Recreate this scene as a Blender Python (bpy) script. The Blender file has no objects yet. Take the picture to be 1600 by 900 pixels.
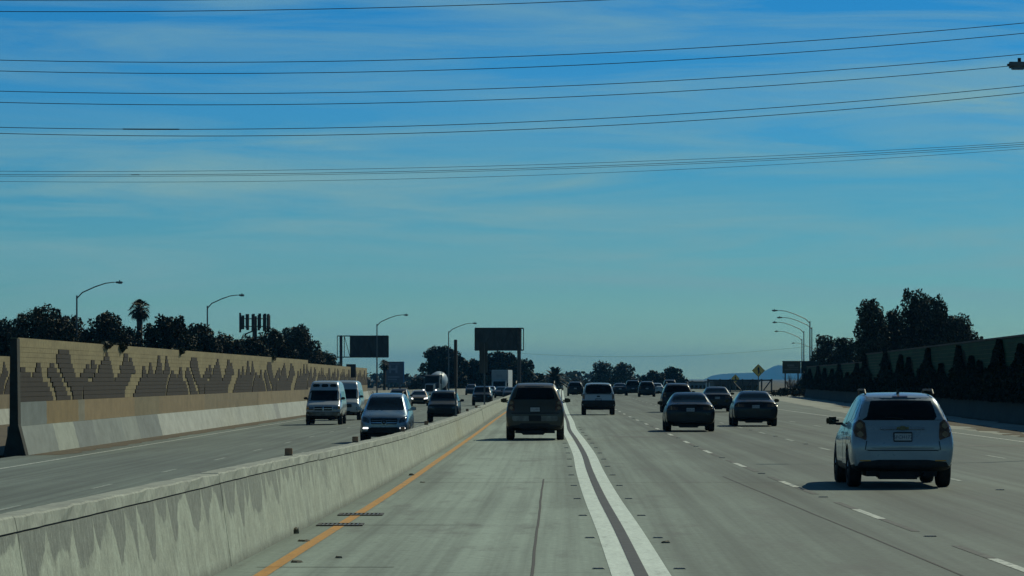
import bpy, bmesh, math, random
import numpy as np
from mathutils import Vector, Matrix
from mathutils.bvhtree import BVHTree
random.seed(7); RNG = np.random.default_rng(11)
SC = bpy.context.scene; COL = SC.collection
# ------------------------------------------------------------------ camera
F, H, HY, CX = 5800.0, 1.92, 592.0, 800.0          # focal length in px of a 1600 px wide frame, eye height, horizon row
cam = bpy.data.cameras.new('camera'); camo = bpy.data.objects.new('camera', cam); COL.objects.link(camo)
cam.sensor_width = 36.0; cam.lens = 36.0 * F / 1600.0; cam.shift_y = (HY - 450.0) / 1600.0
cam.clip_start = 0.5; cam.clip_end = 60000
camo.location = (0, 0, H); camo.rotation_euler = (math.radians(90), 0, 0); SC.camera = camo
# ------------------------------------------------------------------ sun and sky
SUN_DIR = Vector((0.72, 1.15, 1.0)).normalized()
SUN_EL = math.asin(SUN_DIR.z); SUN_AZ = math.atan2(SUN_DIR.x, SUN_DIR.y)
sun = bpy.data.lights.new('sun', 'SUN'); sun.energy = 2.8; sun.angle = math.radians(0.53); sun.color = (1.0, 0.98, 0.74)
suno = bpy.data.objects.new('sun', sun); COL.objects.link(suno); suno.rotation_euler = SUN_DIR.to_track_quat('Z', 'Y').to_euler()
world = bpy.data.worlds.new('World'); SC.world = world; world.use_nodes = True
SC.view_settings.view_transform = 'Standard'; SC.view_settings.look = 'None'
SC.view_settings.exposure = 0.0; SC.view_settings.gamma = 1.0
SC.render.engine = 'CYCLES'
SC.cycles.max_bounces = 6; SC.cycles.volume_bounces = 0; SC.cycles.caustics_reflective = False; SC.cycles.caustics_refractive = False

class NT:                                            # small node-tree writer
    def __init__(s, tree): s.t = tree
    def n(s, typ, **kw):
        nd = s.t.nodes.new(typ)
        for k, v in kw.items():
            if k.startswith('i_'): nd.inputs[k[2:].replace('_', ' ')].default_value = v
            else: setattr(nd, k, v)
        return nd
    def l(s, a, b): s.t.links.new(a, b)
    def math(s, op, a, b=None, clamp=False):
        nd = s.t.nodes.new('ShaderNodeMath'); nd.operation = op; nd.use_clamp = clamp
        for i, v in enumerate((a, b)):
            if v is None: continue
            if isinstance(v, (int, float)): nd.inputs[i].default_value = v
            else: s.l(v, nd.inputs[i])
        return nd.outputs[0]
    def mix(s, fac, a, b, mode='MIX'):
        nd = s.t.nodes.new('ShaderNodeMix'); nd.data_type = 'RGBA'; nd.blend_type = mode
        for sock, v in ((nd.inputs[0], fac), (nd.inputs[6], a), (nd.inputs[7], b)):
            if isinstance(v, (int, float)): sock.default_value = v
            elif isinstance(v, (tuple, list)): sock.default_value = (*v[:3], 1)
            else: s.l(v, sock)
        return nd.outputs[2]
    def ramp(s, fac, stops, interp='LINEAR'):
        nd = s.t.nodes.new('ShaderNodeValToRGB'); cr = nd.color_ramp; cr.interpolation = interp
        while len(cr.elements) > 1: cr.elements.remove(cr.elements[-1])
        for i, (p, c) in enumerate(stops):
            e = cr.elements[0] if i == 0 else cr.elements.new(p)
            e.position = p
            e.color = (*c, 1) if isinstance(c, (tuple, list)) else (c, c, c, 1)
        s.l(fac, nd.inputs[0]); return nd.outputs[0]
    def noise(s, vec, scale, detail=4, rough=.55, out=0, dist=0):
        nd = s.t.nodes.new('ShaderNodeTexNoise'); nd.inputs['Scale'].default_value = scale
        nd.inputs['Detail'].default_value = detail; nd.inputs['Roughness'].default_value = rough
        nd.inputs['Distortion'].default_value = dist
        if vec is not None: s.l(vec, nd.inputs['Vector'])
        return nd.outputs[out]
    def mapping(s, vec, scale=(1, 1, 1), loc=(0, 0, 0), rot=(0, 0, 0)):
        nd = s.t.nodes.new('ShaderNodeMapping'); nd.inputs['Scale'].default_value = scale
        nd.inputs['Location'].default_value = loc; nd.inputs['Rotation'].default_value = rot
        s.l(vec, nd.inputs['Vector']); return nd.outputs[0]

def build_world():
    w = NT(world.node_tree); world.node_tree.nodes.clear()
    sky = w.n('ShaderNodeTexSky', sky_type='NISHITA', sun_disc=False, sun_elevation=SUN_EL, sun_rotation=SUN_AZ,
              altitude=0, air_density=1.0, dust_density=0.3, ozone_density=3.0)
    tc = w.n('ShaderNodeTexCoord'); sep = w.n('ShaderNodeSeparateXYZ'); w.l(tc.outputs['Generated'], sep.inputs[0])
    z = w.math('MAXIMUM', sep.outputs[2], 0.0)
    zz = w.math('POWER', z, 0.5)                       # sqrt(sin elevation): more stops near the horizon
    tint = w.ramp(zz, SKY_TINT)
    base = w.mix(1.0, sky.outputs[0], tint, 'MULTIPLY')
    # thin cirrus: streaks along the horizon all round the sky
    m1 = w.mapping(tc.outputs['Generated'], (9, 9, 95), (8.3, 2.2, 4.4), (0, .03, 0))
    n1 = w.noise(m1, 1.0, 7, .6, dist=.6)
    m2 = w.mapping(tc.outputs['Generated'], (2.2, 2.2, 30), (1.3, 2.7, 6.4))
    n2 = w.noise(m2, 1.0, 3, .5)
    c = w.math('MULTIPLY', w.ramp(n1, [(.40, 0.0), (.66, 1.0)]), w.ramp(n2, [(.34, .25), (.58, 1.0)]))
    band = w.ramp(zz, [(0.0, .2), (.10, .5), (.19, 1.0), (.26, .9), (.33, .5), (.6, .4), (1.0, .2)])
    c = w.math('MULTIPLY', w.math('MULTIPLY', c, band), 1.0)
    col = w.mix(c, base, (2.7, 5.1, 5.4))
    bg = w.n('ShaderNodeBackground'); bg.inputs['Strength'].default_value = 0.08; w.l(col, bg.inputs['Color'])
    o = w.n('ShaderNodeOutputWorld'); w.l(bg.outputs[0], o.inputs[0])
SKY_TINT = [(0.0, (.66, 1.0, .74)), (.074, (.56, .92, .77)), (.115, (.33, .68, .77)), (.156, (.22, .56, .75)), (.224, (.12, .465, .76)), (.276, (.088, .43, .80)), (.314, (.050, .38, .76)), (.45, (.065, .33, .64)), (.7, (.05, .24, .40)), (1.0, (.045, .20, .32))]
build_world()

# ------------------------------------------------------------------ materials
MATS = {}
def mat(name, color=(.5, .5, .5), rough=.6, metal=0.0, coat=0.0, spec=.5, emit=None, estr=0.0):
    if name in MATS: return MATS[name]
    m = bpy.data.materials.new(name); m.use_nodes = True; MATS[name] = m
    b = m.node_tree.nodes['Principled BSDF']
    b.inputs['Base Color'].default_value = (*color, 1); b.inputs['Roughness'].default_value = rough
    b.inputs['Metallic'].default_value = metal; b.inputs['Coat Weight'].default_value = coat
    b.inputs['Coat Roughness'].default_value = .06
    b.inputs['Specular IOR Level'].default_value = spec
    if emit: b.inputs['Emission Color'].default_value = (*emit, 1); b.inputs['Emission Strength'].default_value = estr
    return m
def nodes_of(m): return NT(m.node_tree), m.node_tree.nodes['Principled BSDF']
def noisy(name, c1, c2, scale=3.0, rough=.8, bump=0.0, stretch=(1, 1, 1), lo=.35, hi=.65, spec=.3, metal=0, detail=6, fine=0):
    """two-tone procedural surface in object coordinates with optional relief"""
    if name in MATS: return MATS[name]
    m = mat(name, c1, rough, metal, 0, spec); t, b = nodes_of(m)
    tc = t.n('ShaderNodeTexCoord'); v = t.mapping(tc.outputs['Object'], stretch)
    n = t.noise(v, scale, detail, .6)
    col = t.ramp(n, [(lo, c1), (hi, c2)])
    if fine:
        n2 = t.noise(tc.outputs['Object'], fine, 3, .7)
        col = t.mix(.55, col, t.ramp(n2, [(.3, .55), (.7, 1.35)]), 'MULTIPLY')
    t.l(col, b.inputs['Base Color'])
    if bump:
        bp = t.n('ShaderNodeBump'); bp.inputs['Strength'].default_value = bump; bp.inputs['Distance'].default_value = .02
        t.l(n, bp.inputs['Height']); t.l(bp.outputs[0], b.inputs['Normal'])
    return m
def paint(name, color, metal=.3, rough=.32):
    """car paint with a film of road dirt that thickens unevenly"""
    if name in MATS: return MATS[name]
    m = mat(name, color, rough, metal, .7 if max(color) > .1 else .25, .5 if max(color) > .1 else .3); t, b = nodes_of(m)
    tc = t.n('ShaderNodeTexCoord'); n = t.noise(t.mapping(tc.outputs['Object'], (1, 1, 1.6)), 3.0, 7, .65)
    f = t.ramp(n, [(.42, 0.0), (.75, .38)])
    t.l(t.mix(f, color, tuple(.55 * c + .012 if max(color) < .15 else .7 * c for c in color)), b.inputs['Base Color'])
    t.l(t.ramp(n, [(.35, rough), (.75, rough + .25)]), b.inputs['Roughness'])
    return m
GLASS = mat('dark_tinted_glass', (.004, .006, .007), .08, 0, 0, .22)
BLACK = noisy('black_plastic', (.010, .010, .011), (.022, .021, .02), 6, .6)
RUBBER = noisy('tyre_rubber', (.012, .012, .012), (.03, .028, .026), 9, .85)
RIM = noisy('wheel_alloy', (.30, .31, .32), (.18, .18, .18), 8, .35, metal=.8)
CHROME = noisy('chrome_trim', (.42, .44, .46), (.30, .31, .32), 5, .18, metal=1.0)
REDLAMP = noisy('tail_lamp_lens', (.045, .016, .008), (.16, .075, .03), 13, .15, spec=.6)
AMBER = noisy('amber_lens', (.75, .33, .05), (.6, .25, .04), 9, .2)
LENS = noisy('head_lamp_lens', (.10, .11, .115), (.03, .034, .036), 14, .08, spec=.8)
CELL = noisy('lamp_cell_amber', (.30, .20, .10), (.22, .12, .05), 15, .12, spec=.7)
LIT = mat('lit_lamp', (.9, .9, .85), .3, emit=(1, .98, .9), estr=2.2)
PLATE = noisy('plate_white', (.42, .44, .44), (.34, .36, .37), 9, .5)
PLATEINK = mat('plate_ink', (.02, .03, .08), .5)
GALV = noisy('galvanised_steel', (.17, .18, .18), (.10, .105, .105), 2, .5, metal=.5, stretch=(3, 3, .4))
DARKSTEEL = noisy('weathered_dark_steel', (.045, .045, .042), (.085, .08, .07), 2.5, .65, metal=.3)
SIGNBACK = noisy('sign_back_metal', (.075, .08, .075), (.045, .047, .044), 1.2, .6, metal=.3, stretch=(2, 2, .7))
BARK = noisy('bark', (.05, .04, .03), (.10, .08, .06), 5, .95, .5, (3, 3, .6))
WIRE = mat('wire_black', (.02, .022, .024), .6)

# ------------------------------------------------------------------ mesh helpers
class MB:
    def __init__(s): s.v = []; s.f = []; s.mi = []
    def add(s, vs, fs, mi=0):
        o = len(s.v); s.v += [tuple(p) for p in vs]; s.f += [tuple(i + o for i in f) for f in fs]; s.mi += [mi] * len(fs); return s
    def box(s, x0, x1, y0, y1, z0, z1, mi=0, bev=0.0):
        if bev <= 0:
            vs = [(x, y, z) for z in (z0, z1) for y in (y0, y1) for x in (x0, x1)]
            return s.add(vs, [(0, 2, 3, 1), (4, 5, 7, 6), (0, 1, 5, 4), (2, 6, 7, 3), (0, 4, 6, 2), (1, 3, 7, 5)], mi)
        b = min(bev, (x1 - x0) * .45, (y1 - y0) * .45, (z1 - z0) * .45)
        bm = bmesh.new(); bmesh.ops.create_cube(bm, size=1)
        for v in bm.verts: v.co = Vector(((x0 + x1) / 2 + v.co.x * (x1 - x0), (y0 + y1) / 2 + v.co.y * (y1 - y0), (z0 + z1) / 2 + v.co.z * (z1 - z0)))
        bmesh.ops.bevel(bm, geom=bm.edges[:], offset=b, segments=2, affect='EDGES')
        bm.verts.index_update()
        s.add([v.co[:] for v in bm.verts], [[v.index for v in f.verts] for f in bm.faces], mi); bm.free(); return s
    def tube(s, pts, radii, n=8, mi=0, caps=True):
        pts = [Vector(p) for p in pts]
        if isinstance(radii, (int, float)): radii = [radii] * len(pts)
        vs = []; fs = []; ref = None
        for i, p in enumerate(pts):
            d = (pts[min(i + 1, len(pts) - 1)] - pts[max(i - 1, 0)]).normalized()
            if ref is None: ref = Vector((1, 0, 0)) if abs(d.x) < .9 else Vector((0, 1, 0))
            a = d.cross(ref).normalized(); b = d.cross(a).normalized(); ref = -b if False else ref
            for k in range(n):
                t = 2 * math.pi * k / n
                vs.append(p + (a * math.cos(t) + b * math.sin(t)) * radii[i])
        for i in range(len(pts) - 1):
            for k in range(n):
                fs.append((i * n + k, i * n + (k + 1) % n, (i + 1) * n + (k + 1) % n, (i + 1) * n + k))
        if caps: fs += [tuple(range(n))[::-1], tuple(range((len(pts) - 1) * n, len(pts) * n))]
        return s.add(vs, fs, mi)
    def prism(s, poly, axis, a0, a1, mi=0):
        """poly of 2-D points extruded along axis ('x','y','z')"""
        def P(u, v, a): return {'x': (a, u, v), 'y': (u, a, v), 'z': (u, v, a)}[axis]
        n = len(poly); vs = [P(u, v, a0) for u, v in poly] + [P(u, v, a1) for u, v in poly]
        fs = [tuple(range(n))[::-1], tuple(range(n, 2 * n))] + [(i, (i + 1) % n, n + (i + 1) % n, n + i) for i in range(n)]
        return s.add(vs, fs, mi)
    def build(s, name, mats, parent=None, smooth=False, fix=True):
        me = bpy.data.meshes.new(name); me.from_pydata(s.v, [], s.f)
        for m in (mats if isinstance(mats, (list, tuple)) else [mats]): me.materials.append(m)
        if any(s.mi): me.polygons.foreach_set('material_index', s.mi)
        if fix and len(s.f) < 60000:
            bm = bmesh.new(); bm.from_mesh(me); bmesh.ops.recalc_face_normals(bm, faces=bm.faces[:]); bm.to_mesh(me); bm.free()
        if smooth: me.polygons.foreach_set('use_smooth', [True] * len(me.polygons)); 
        me.update()
        return link(name, me, parent)
def link(name, me, parent=None):
    o = bpy.data.objects.new(name, me); COL.objects.link(o)
    if parent is not None: o.parent = parent
    return o
def tag(o, label=None, cat=None, group=None, kind=None):
    for k, v in (('label', label), ('category', cat), ('group', group), ('kind', kind)):
        if v: o[k] = v
    return o
def thing(name, label, cat, loc=(0, 0, 0), rz=0.0, group=None):
    o = bpy.data.objects.new(name, None); COL.objects.link(o); o.location = loc; o.rotation_euler = (0, 0, rz); o.empty_display_size = .3
    return tag(o, label, cat, group)
def struct(o): o['kind'] = 'structure'; return o
def copy_tree(o, parent=None):
    c = o.copy(); COL.objects.link(c)
    if parent is not None: c.parent = parent
    for ch in o.children: copy_tree(ch, c)
    return c
def smooth_by_angle(o, deg=35):
    me = o.data; me.polygons.foreach_set('use_smooth', [True] * len(me.polygons))
    me.set_sharp_from_angle(angle=math.radians(deg))
def px(x, Z): return (x - CX) * Z / F                 # lateral metres of a column at depth Z
def pz(y, Z): return H - (y - HY) * Z / F             # height of a row at depth Z
def curve_fn(pts):
    """smooth interpolation through (Z, X) points, straight beyond both ends"""
    zs = np.array([p[0] for p in pts], float); xs = np.array([p[1] for p in pts], float)
    d = np.diff(xs) / np.diff(zs); m = np.empty(len(zs)); m[0] = d[0]; m[-1] = d[-1]; m[1:-1] = (d[1:] + d[:-1]) / 2
    def f(z):
        if z <= zs[0]: return float(xs[0] + m[0] * (z - zs[0]))
        if z >= zs[-1]: return float(xs[-1] + m[-1] * (z - zs[-1]))
        i = int(np.searchsorted(zs, z) - 1); h = zs[i + 1] - zs[i]; t = (z - zs[i]) / h
        return float((2*t**3-3*t**2+1)*xs[i] + (t**3-2*t**2+t)*h*m[i] + (-2*t**3+3*t**2)*xs[i+1] + (t**3-t**2)*h*m[i+1])
    return f
YEL = curve_fn([(20, -2.63), (36, -2.45), (49, -2.24), (62.6, -2.03), (93, -1.67), (127, -1.28), (177, -.76), (420, 2.1), (900, 8.6), (1600, 19.5)])
DBL = curve_fn([(20, 1.12), (36, 1.26), (47, 1.36), (60, 1.45), (78, 1.63), (93, 1.82), (118, 2.02), (140, 2.16), (164, 2.46), (215, 3.0), (420, 5.6), (900, 12.2), (1600, 23)])
LNA = curve_fn([(20, 5.16), (36, 5.14), (52, 5.06), (86, 5.08), (104, 5.2), (122, 5.4), (200, 6.1), (420, 9.2), (900, 15.8), (1600, 26.6)])
LNB = lambda z: LNA(z) + 3.38
LNC = lambda z: LNA(z) + 6.78
BAR = curve_fn([(12, -3.66), (25, -3.21), (41, -2.80), (69, -2.30), (95, -1.93), (122, -1.57), (202, -.78), (420, 1.8), (900, 8.3), (1600, 19.2)])
RWALL = lambda z: 15.6 + .04 * z
LWALL = lambda z: -16.5 + (z - 123.6) * .0105
def zlist(a, b, step_near, ratio=1.03):
    out = [a]; st = step_near
    while out[-1] < b: out.append(out[-1] + st); st *= ratio
    out[-1] = b; return out
def strip(name, mats, f0, f1, zfun, za, zb, parent=None, step=1.0, uvoff=None, nx=1, thick=0.0):
    """sheet between lateral curves f0 and f1; uv = metres from the yellow line, metres along the road"""
    zs = zlist(za, zb, step); vs = []; fs = []; uv = []
    for z in zs:
        a, b = f0(z), f1(z)
        for k in range(nx + 1):
            x = a + (b - a) * k / nx; vs.append((x, z, zfun(x, z))); uv.append((x - YEL(z), z))
    for i in range(len(zs) - 1):
        for k in range(nx):
            o = i * (nx + 1) + k; fs.append((o, o + 1, o + nx + 2, o + nx + 1))
    nv = len(vs)
    if thick:
        vs += [(x, y, z - thick) for x, y, z in vs]
        for i in range(len(zs) - 1):
            for k, fl in ((0, 1), (nx, 0)):
                o = i * (nx + 1) + k; q = o + nx + 1
                fs.append((o, q, q + nv, o + nv) if fl else (q, o, o + nv, q + nv))
        fs.append(tuple(range(nx + 1)) + tuple(range(nv + nx, nv - 1, -1)))
    me = bpy.data.meshes.new(name); me.from_pydata(vs, [], fs); me.materials.append(mats)
    lay = me.uv_layers.new(name='road'); uv2 = uv + uv
    for lp in me.loops: lay.data[lp.index].uv = uv2[lp.vertex_index]
    me.update(); return link(name, me, parent)

# ------------------------------------------------------------------ ground and roadways
def mat_ground():
    return noisy('dry_ground', (.10, .085, .055), (.06, .06, .035), .05, .95, detail=9)
def mat_concrete_road(name, tones, lane_edges, dark, seed):
    m = mat(name, (.3, .3, .3), .78, spec=.35); t, b = nodes_of(m)
    uvn = t.n('ShaderNodeUVMap', uv_map='road'); sep = t.n('ShaderNodeSeparateXYZ'); t.l(uvn.outputs[0], sep.inputs[0])
    u = sep.outputs[0]; v = sep.outputs[1]
    un = t.math('DIVIDE', t.math('ADD', u, 2.0), 26.0, clamp=True)
    wob = t.math('MULTIPLY', t.math('SUBTRACT', t.noise(t.mapping(uvn.outputs[0], (.35, .035, 1), (seed, 0, 0)), 1.0, 3), .5), .03)
    lanes = t.ramp(t.math('ADD', un, wob), [((p + 2) / 26.0, c) for p, c in tones])
    big = t.noise(t.mapping(uvn.outputs[0], (.5, .05, 1), (0, seed, 0)), 1.0, 6, .6)
    col = t.mix(.8, lanes, t.ramp(big, [(.3, .72), (.7, 1.22)]), 'MULTIPLY')
    streak = t.noise(t.mapping(uvn.outputs[0], (3.2, .02, 1), (seed * 3, 0, 0)), 1.0, 5, .6)
    col = t.mix(.75, col, t.ramp(streak, [(.36, .62), (.60, 1.16)]), 'MULTIPLY')
    # slab to slab tone: each 4.6 m slab of a lane is its own pour
    slab = t.n('ShaderNodeTexWhiteNoise', noise_dimensions='2D'); cmb = t.n('ShaderNodeCombineXYZ')
    t.l(t.math('FLOOR', t.math('DIVIDE', t.math('ADD', u, 20), 3.6)), cmb.inputs[0]); t.l(t.math('FLOOR', t.math('DIVIDE', v, 9.2)), cmb.inputs[1])
    t.l(cmb.outputs[0], slab.inputs['Vector'])
    col = t.mix(.5, col, t.ramp(slab.outputs[0], [(0, .86), (1, 1.12)]), 'MULTIPLY')
    stain = t.noise(t.mapping(uvn.outputs[0], (1.1, .22, 1), (5, seed, 0)), 1.0, 7, .66)
    col = t.mix(t.ramp(stain, [(.54, 0.0), (.70, .6)]), col, dark)
    grit = t.noise(uvn.outputs[0], 9.0, 4, .75)
    col = t.mix(.75, col, t.ramp(grit, [(.3, .64), (.72, 1.32)]), 'MULTIPLY')
    # transverse saw-cut joints every 4.6 m
    fr = t.math('FRACT', t.math('DIVIDE', v, 4.6)); jl = t.math('LESS_THAN', fr, .012)
    col = t.mix(t.math('MULTIPLY', jl, .5), col, dark)
    t.l(col, b.inputs['Base Color'])
    bp = t.n('ShaderNodeBump'); bp.inputs['Strength'].default_value = .35; bp.inputs['Distance'].default_value = .01
    t.l(grit, bp.inputs['Height']); t.l(bp.outputs[0], b.inputs['Normal'])
    return m
g = MB(); g.add([(-4500, -150, -1.2), (4500, -150, -1.2), (4500, 20500, -1.2), (-4500, 20500, -1.2)], [(0, 1, 2, 3)])
struct(g.build('ground', mat_ground()))
C_ = lambda k: (k * .72, k * .91, k * .77)
ROAD = mat_concrete_road('worn_concrete_roadway',
    [(-2, C_(.22)), (-.3, C_(.25)), (.4, C_(.33)), (1.3, C_(.37)), (2.6, C_(.36)), (3.3, C_(.30)), (4.1, C_(.27)), (4.8, C_(.205)), (5.6, C_(.225)), (6.4, C_(.14)),
     (7.4, C_(.18)), (8.2, C_(.125)), (9.2, C_(.175)), (10, C_(.125)), (10.9, C_(.165)), (12, C_(.13)), (13, C_(.16)), (14.2, C_(.135)), (16, C_(.15)), (20, C_(.19)), (24, C_(.19))], None, (.10, .105, .098), 2.0)
LROAD = mat_concrete_road('dark_oncoming_roadway',
    [(-2, C_(.19)), (24, C_(.19))], None, (.085, .09, .085), 9.0)
rz0 = lambda x, z: 0.0
right = struct(strip('right_roadway', ROAD, lambda z: BAR(z) - .06, lambda z: min(RWALL(z), LNA(z) + 60) - .0, rz0, 8, 1600, nx=6, thick=1.15))
LZ = lambda x, z: -.45 - .012 * max(0.0, (BAR(z) - x))
left = struct(strip('left_roadway', LROAD, lambda z: LWALL(min(z, 460)) + .12 + max(0, z - 460) * .06 - (3.4 if z > 272 else 0), lambda z: BAR(z) - .3, LZ, 8, 1600, nx=4, thick=.5))
# painted lines
WHITE = noisy('white_road_paint', (.73, .82, .73), (.80, .87, .78), 1.5, .6, stretch=(4, .6, 1), lo=.3, hi=.55, fine=14)
WORNW = noisy('worn_white_paint', (.34, .38, .34), (.66, .70, .62), 2.2, .7, stretch=(5, 2, 1), lo=.38, hi=.6, fine=20)
YELLOW = noisy('yellow_road_paint', (.60, .29, .035), (.50, .27, .05), 1.8, .65, stretch=(4, .5, 1), fine=12)
TAR = noisy('black_line_paint', (.035, .042, .045), (.065, .07, .07), 3, .7, fine=16)
FADEDW = noisy('faded_white_paint', (.22, .26, .22), (.48, .53, .46), 2.2, .7, stretch=(5, 2, 1), lo=.42, hi=.66, fine=20)
CDASH = noisy('faded_black_dash', (.075, .08, .075), (.15, .155, .14), 2.5, .8, stretch=(4, 1, 1), fine=14)
JOINT = mat('joint_sealant', (.03, .03, .028), .8)
def worn_line(name, c, under, amount):
    m = noisy(name, c, tuple(k * .85 for k in c), 1.5, .6, stretch=(4, .6, 1), fine=14); t, b = nodes_of(m); src = b.inputs['Base Color'].links[0].from_socket
    tc = t.n('ShaderNodeTexCoord'); a = t.noise(t.mapping(tc.outputs['Object'], (5, .9, 1)), 1.2, 8, .72); f = t.ramp(a, [(.52 - amount, 0.0), (.66 - amount, .85)]); f2 = t.ramp(t.noise(t.mapping(tc.outputs['Object'], (.7, .12, 1)), 1.0, 3), [(.4, .25), (.65, 1.0)])
    t.l(t.mix(t.math('MULTIPLY', f, f2), src, under), b.inputs['Base Color']); return m
WHITE = worn_line('worn_double_white', (.77, .87, .77), (.30, .33, .28), -.02); YELLOW = worn_line('worn_yellow_line', (.60, .29, .035), (.26, .22, .13), .02)
def line(name, m, fc, w0, w1, za, zb, h=.004, zf=rz0, parent=right, step=.8):
    o = strip(name, m, lambda z: fc(z) + w0, lambda z: fc(z) + w1, lambda x, z: zf(x, z) + h, za, zb, parent, step); return o
line('white_line', WHITE, DBL, -.29, -.065, 14, 900)
line('white_line', WHITE, DBL, .065, .29, 14, 900)
line('black_line', TAR, DBL, -.067, .067, 14, 900, .008)
line('yellow_line', YELLOW, YEL, -.075, .065, 14, 900)
for k in range(-1, 26):
    c = 52.7 + 15.0 * k
    for fn, off, m in ((LNA, 0, WORNW), (LNB, 3.9, FADEDW), (LNC, -6.5, FADEDW)):
        line('lane_dash', m, fn, -.06, .06, c + off - 1.9, c + off + 1.9, step=1.9)
        if fn is LNA and k < 7:
            line('contrast_dash', CDASH, fn, -.055, .055, c - 6.0, c - 1.95, step=2.2)
            line('contrast_dash', CDASH, fn, -.055, .055, c + 1.95, c + 5.0, step=1.5)
line('edge_line', WORNW, lambda z: LNC(z) + 3.5, -.06, .06, 60, 320)
# longitudinal cracks
wig = lambda s, a: (lambda z: a * (math.sin(z * .37 + s) + math.sin(z * 1.13 + 2 * s) * .5 + .35 * math.sin(z * 3.1 + s)))
w1_ = wig(1, .004); w2_ = wig(4, .004)
line('pavement_crack', JOINT, lambda z: .19 + (z - 36) * .0117 + w1_(z), -.016, .016, 20, 71, .004, step=.35)
line('pavement_crack', JOINT, lambda z: 4.40 - (z - 36) * .0068 + w2_(z), -.014, .014, 20, 73, .004, step=.4)
for zc, a, b in ((71.3, -1.7, 1.35), (68.6, -1.6, 5.0), (48.7, -2.1, -.4), (37.8, -2.6, -1.2), (90, 1.9, 5.0), (118, 2.2, 5.3), (104, 6, 9.5)):
    line('pavement_joint', JOINT, lambda z: 0, a, b, zc, zc + .05, .004, step=.05)
PATCH_SHADOW = noisy('dark_patch_and_shadow', (.11, .115, .105), (.16, .165, .15), 1.2, .8, stretch=(1, .4, 1), fine=10)
for zc, L_, a, b in ((106, 1.6, 12.9, 17.0), (246, 9, 20.4, 22.4), (139, 1.5, 8.9, 11.5), (122, 1.5, 3.4, 5.0)):  # dark patches; the second is a shadow streak painted on the shoulder
    line('patch_or_shadow', PATCH_SHADOW, lambda z, a=a: wig(a, .05)(z), a, b, zc, zc + L_, .003, step=.5)
# oncoming side lines
for fn, w, m in ((lambda z: LWALL(z) + 2.35, .06, WORNW),):
    strip('edge_line', m, lambda z: fn(z) - w, lambda z: fn(z) + w, lambda x, z: LZ(x, z) + .004, 40, 460, left)
for k in range(24):
    c = 41 + 14.6 * k
    for off, dz in ((-7.3, 0), (-4.0, 4)):
        strip('lane_dash', FADEDW, lambda z: BAR(z) + off - .05, lambda z: BAR(z) + off + .05, lambda x, z: LZ(x, z) + .004, c + dz - 1.8, c + dz + 1.8, left, 1.8)
# raised markers, a marker shadow built as a dark piece, and road litter
MARK = noisy('marker_grey', (.30, .31, .28), (.2, .21, .19), 20, .7)
def marker(x, z, zz, label, group, w=.11):
    m = MB(); m.prism([(-w / 2, 0), (w / 2, 0), (w / 2 - .02, .013), (-w / 2 + .02, .013)], 'y', -.05, .05)
    o = m.build('raised_marker', MARK); o.location = (x, z, zz); tag(o, label, 'road marker', group)
    r = MB(); r.prism([(-w / 2 + .03, .003), (w / 2 - .03, .003), (w / 2 - .035, .010), (-w / 2 + .035, .010)], 'y', -.054, -.05); r.build('reflector', PLATE, o)
for k in range(22):
    z = 37.5 + 7.3 * k
    if z > 150: break
    marker(DBL(z) - .40, z, .002, 'small raised pavement marker along the left edge of the double white line', 'raised markers left of the double white line', .13)
    marker(DBL(z) + .42, z, .002, 'small raised pavement marker along the right edge of the double white line', 'raised markers right of the double white line', .13)
for k in range(10):
    z = 45.2 + 15.0 * k
    marker(LNA(z), z, .002, 'raised reflective marker in the gap between lane dashes', 'raised markers along the lane dashes', .16)
    marker(LNB(z + 3.9), z + 3.9, .002, 'raised reflective marker between the dashes of the second lane line', 'raised markers along the second lane line', .16)
LITTER_SHADOW = noisy('litter_and_shadow', (.10, .085, .06), (.24, .21, .15), 15, .9)
def litter_or_shadow(name, x, y, w, label, cat='debris', m=LITTER_SHADOW, h=.022):
    Z = F * H / (y - HY); X = px(x, Z); mb = MB(); n = 9; base = []; 
    for i in range(n):
        a = 2 * math.pi * i / n; r = w * .5 * random.uniform(.6, 1.1); base.append((math.cos(a) * r, math.sin(a) * r * .8))
    vs = [(a, b, 0) for a, b in base] + [(a * .7, b * .7, h * random.uniform(.5, 1.1)) for a, b in base]
    mb.add(vs, [tuple(range(n, 2 * n))] + [(i, (i + 1) % n, n + (i + 1) % n, n + i) for i in range(n)])
    o = mb.build(name, m); o.location = (X, Z, .003); tag(o, label, cat); return o
litter_or_shadow('debris_or_shadow', 475, 846, .20, 'flat brown scrap below the drain grates at the barrier foot')
litter_or_shadow('debris_or_shadow', 463, 834, .08, 'tiny dark clump standing against the foot of the barrier', h=.09)
litter_or_shadow('debris_or_shadow', 463, 879, .16, 'brown flattened scrap just right of the yellow line')
litter_or_shadow('debris_or_shadow', 530, 872, .10, 'dark thin scrap in the carpool lane nearest the camera', h=.02)
litter_or_shadow('debris_or_shadow', 643, 743, .14, 'small dark scrap between barrier and yellow line past the grates', h=.04)
litter_or_shadow('debris_or_shadow', 660, 754, .13, 'small dark piece standing for a marker shadow just right of the yellow line past the grates', h=.02)  # low dark piece standing in for a raised marker's cast shadow
litter_or_shadow('debris_or_shadow', 1040, 848.5, .14, 'loose dark marker fragment right of the double white line', h=.025)
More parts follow.
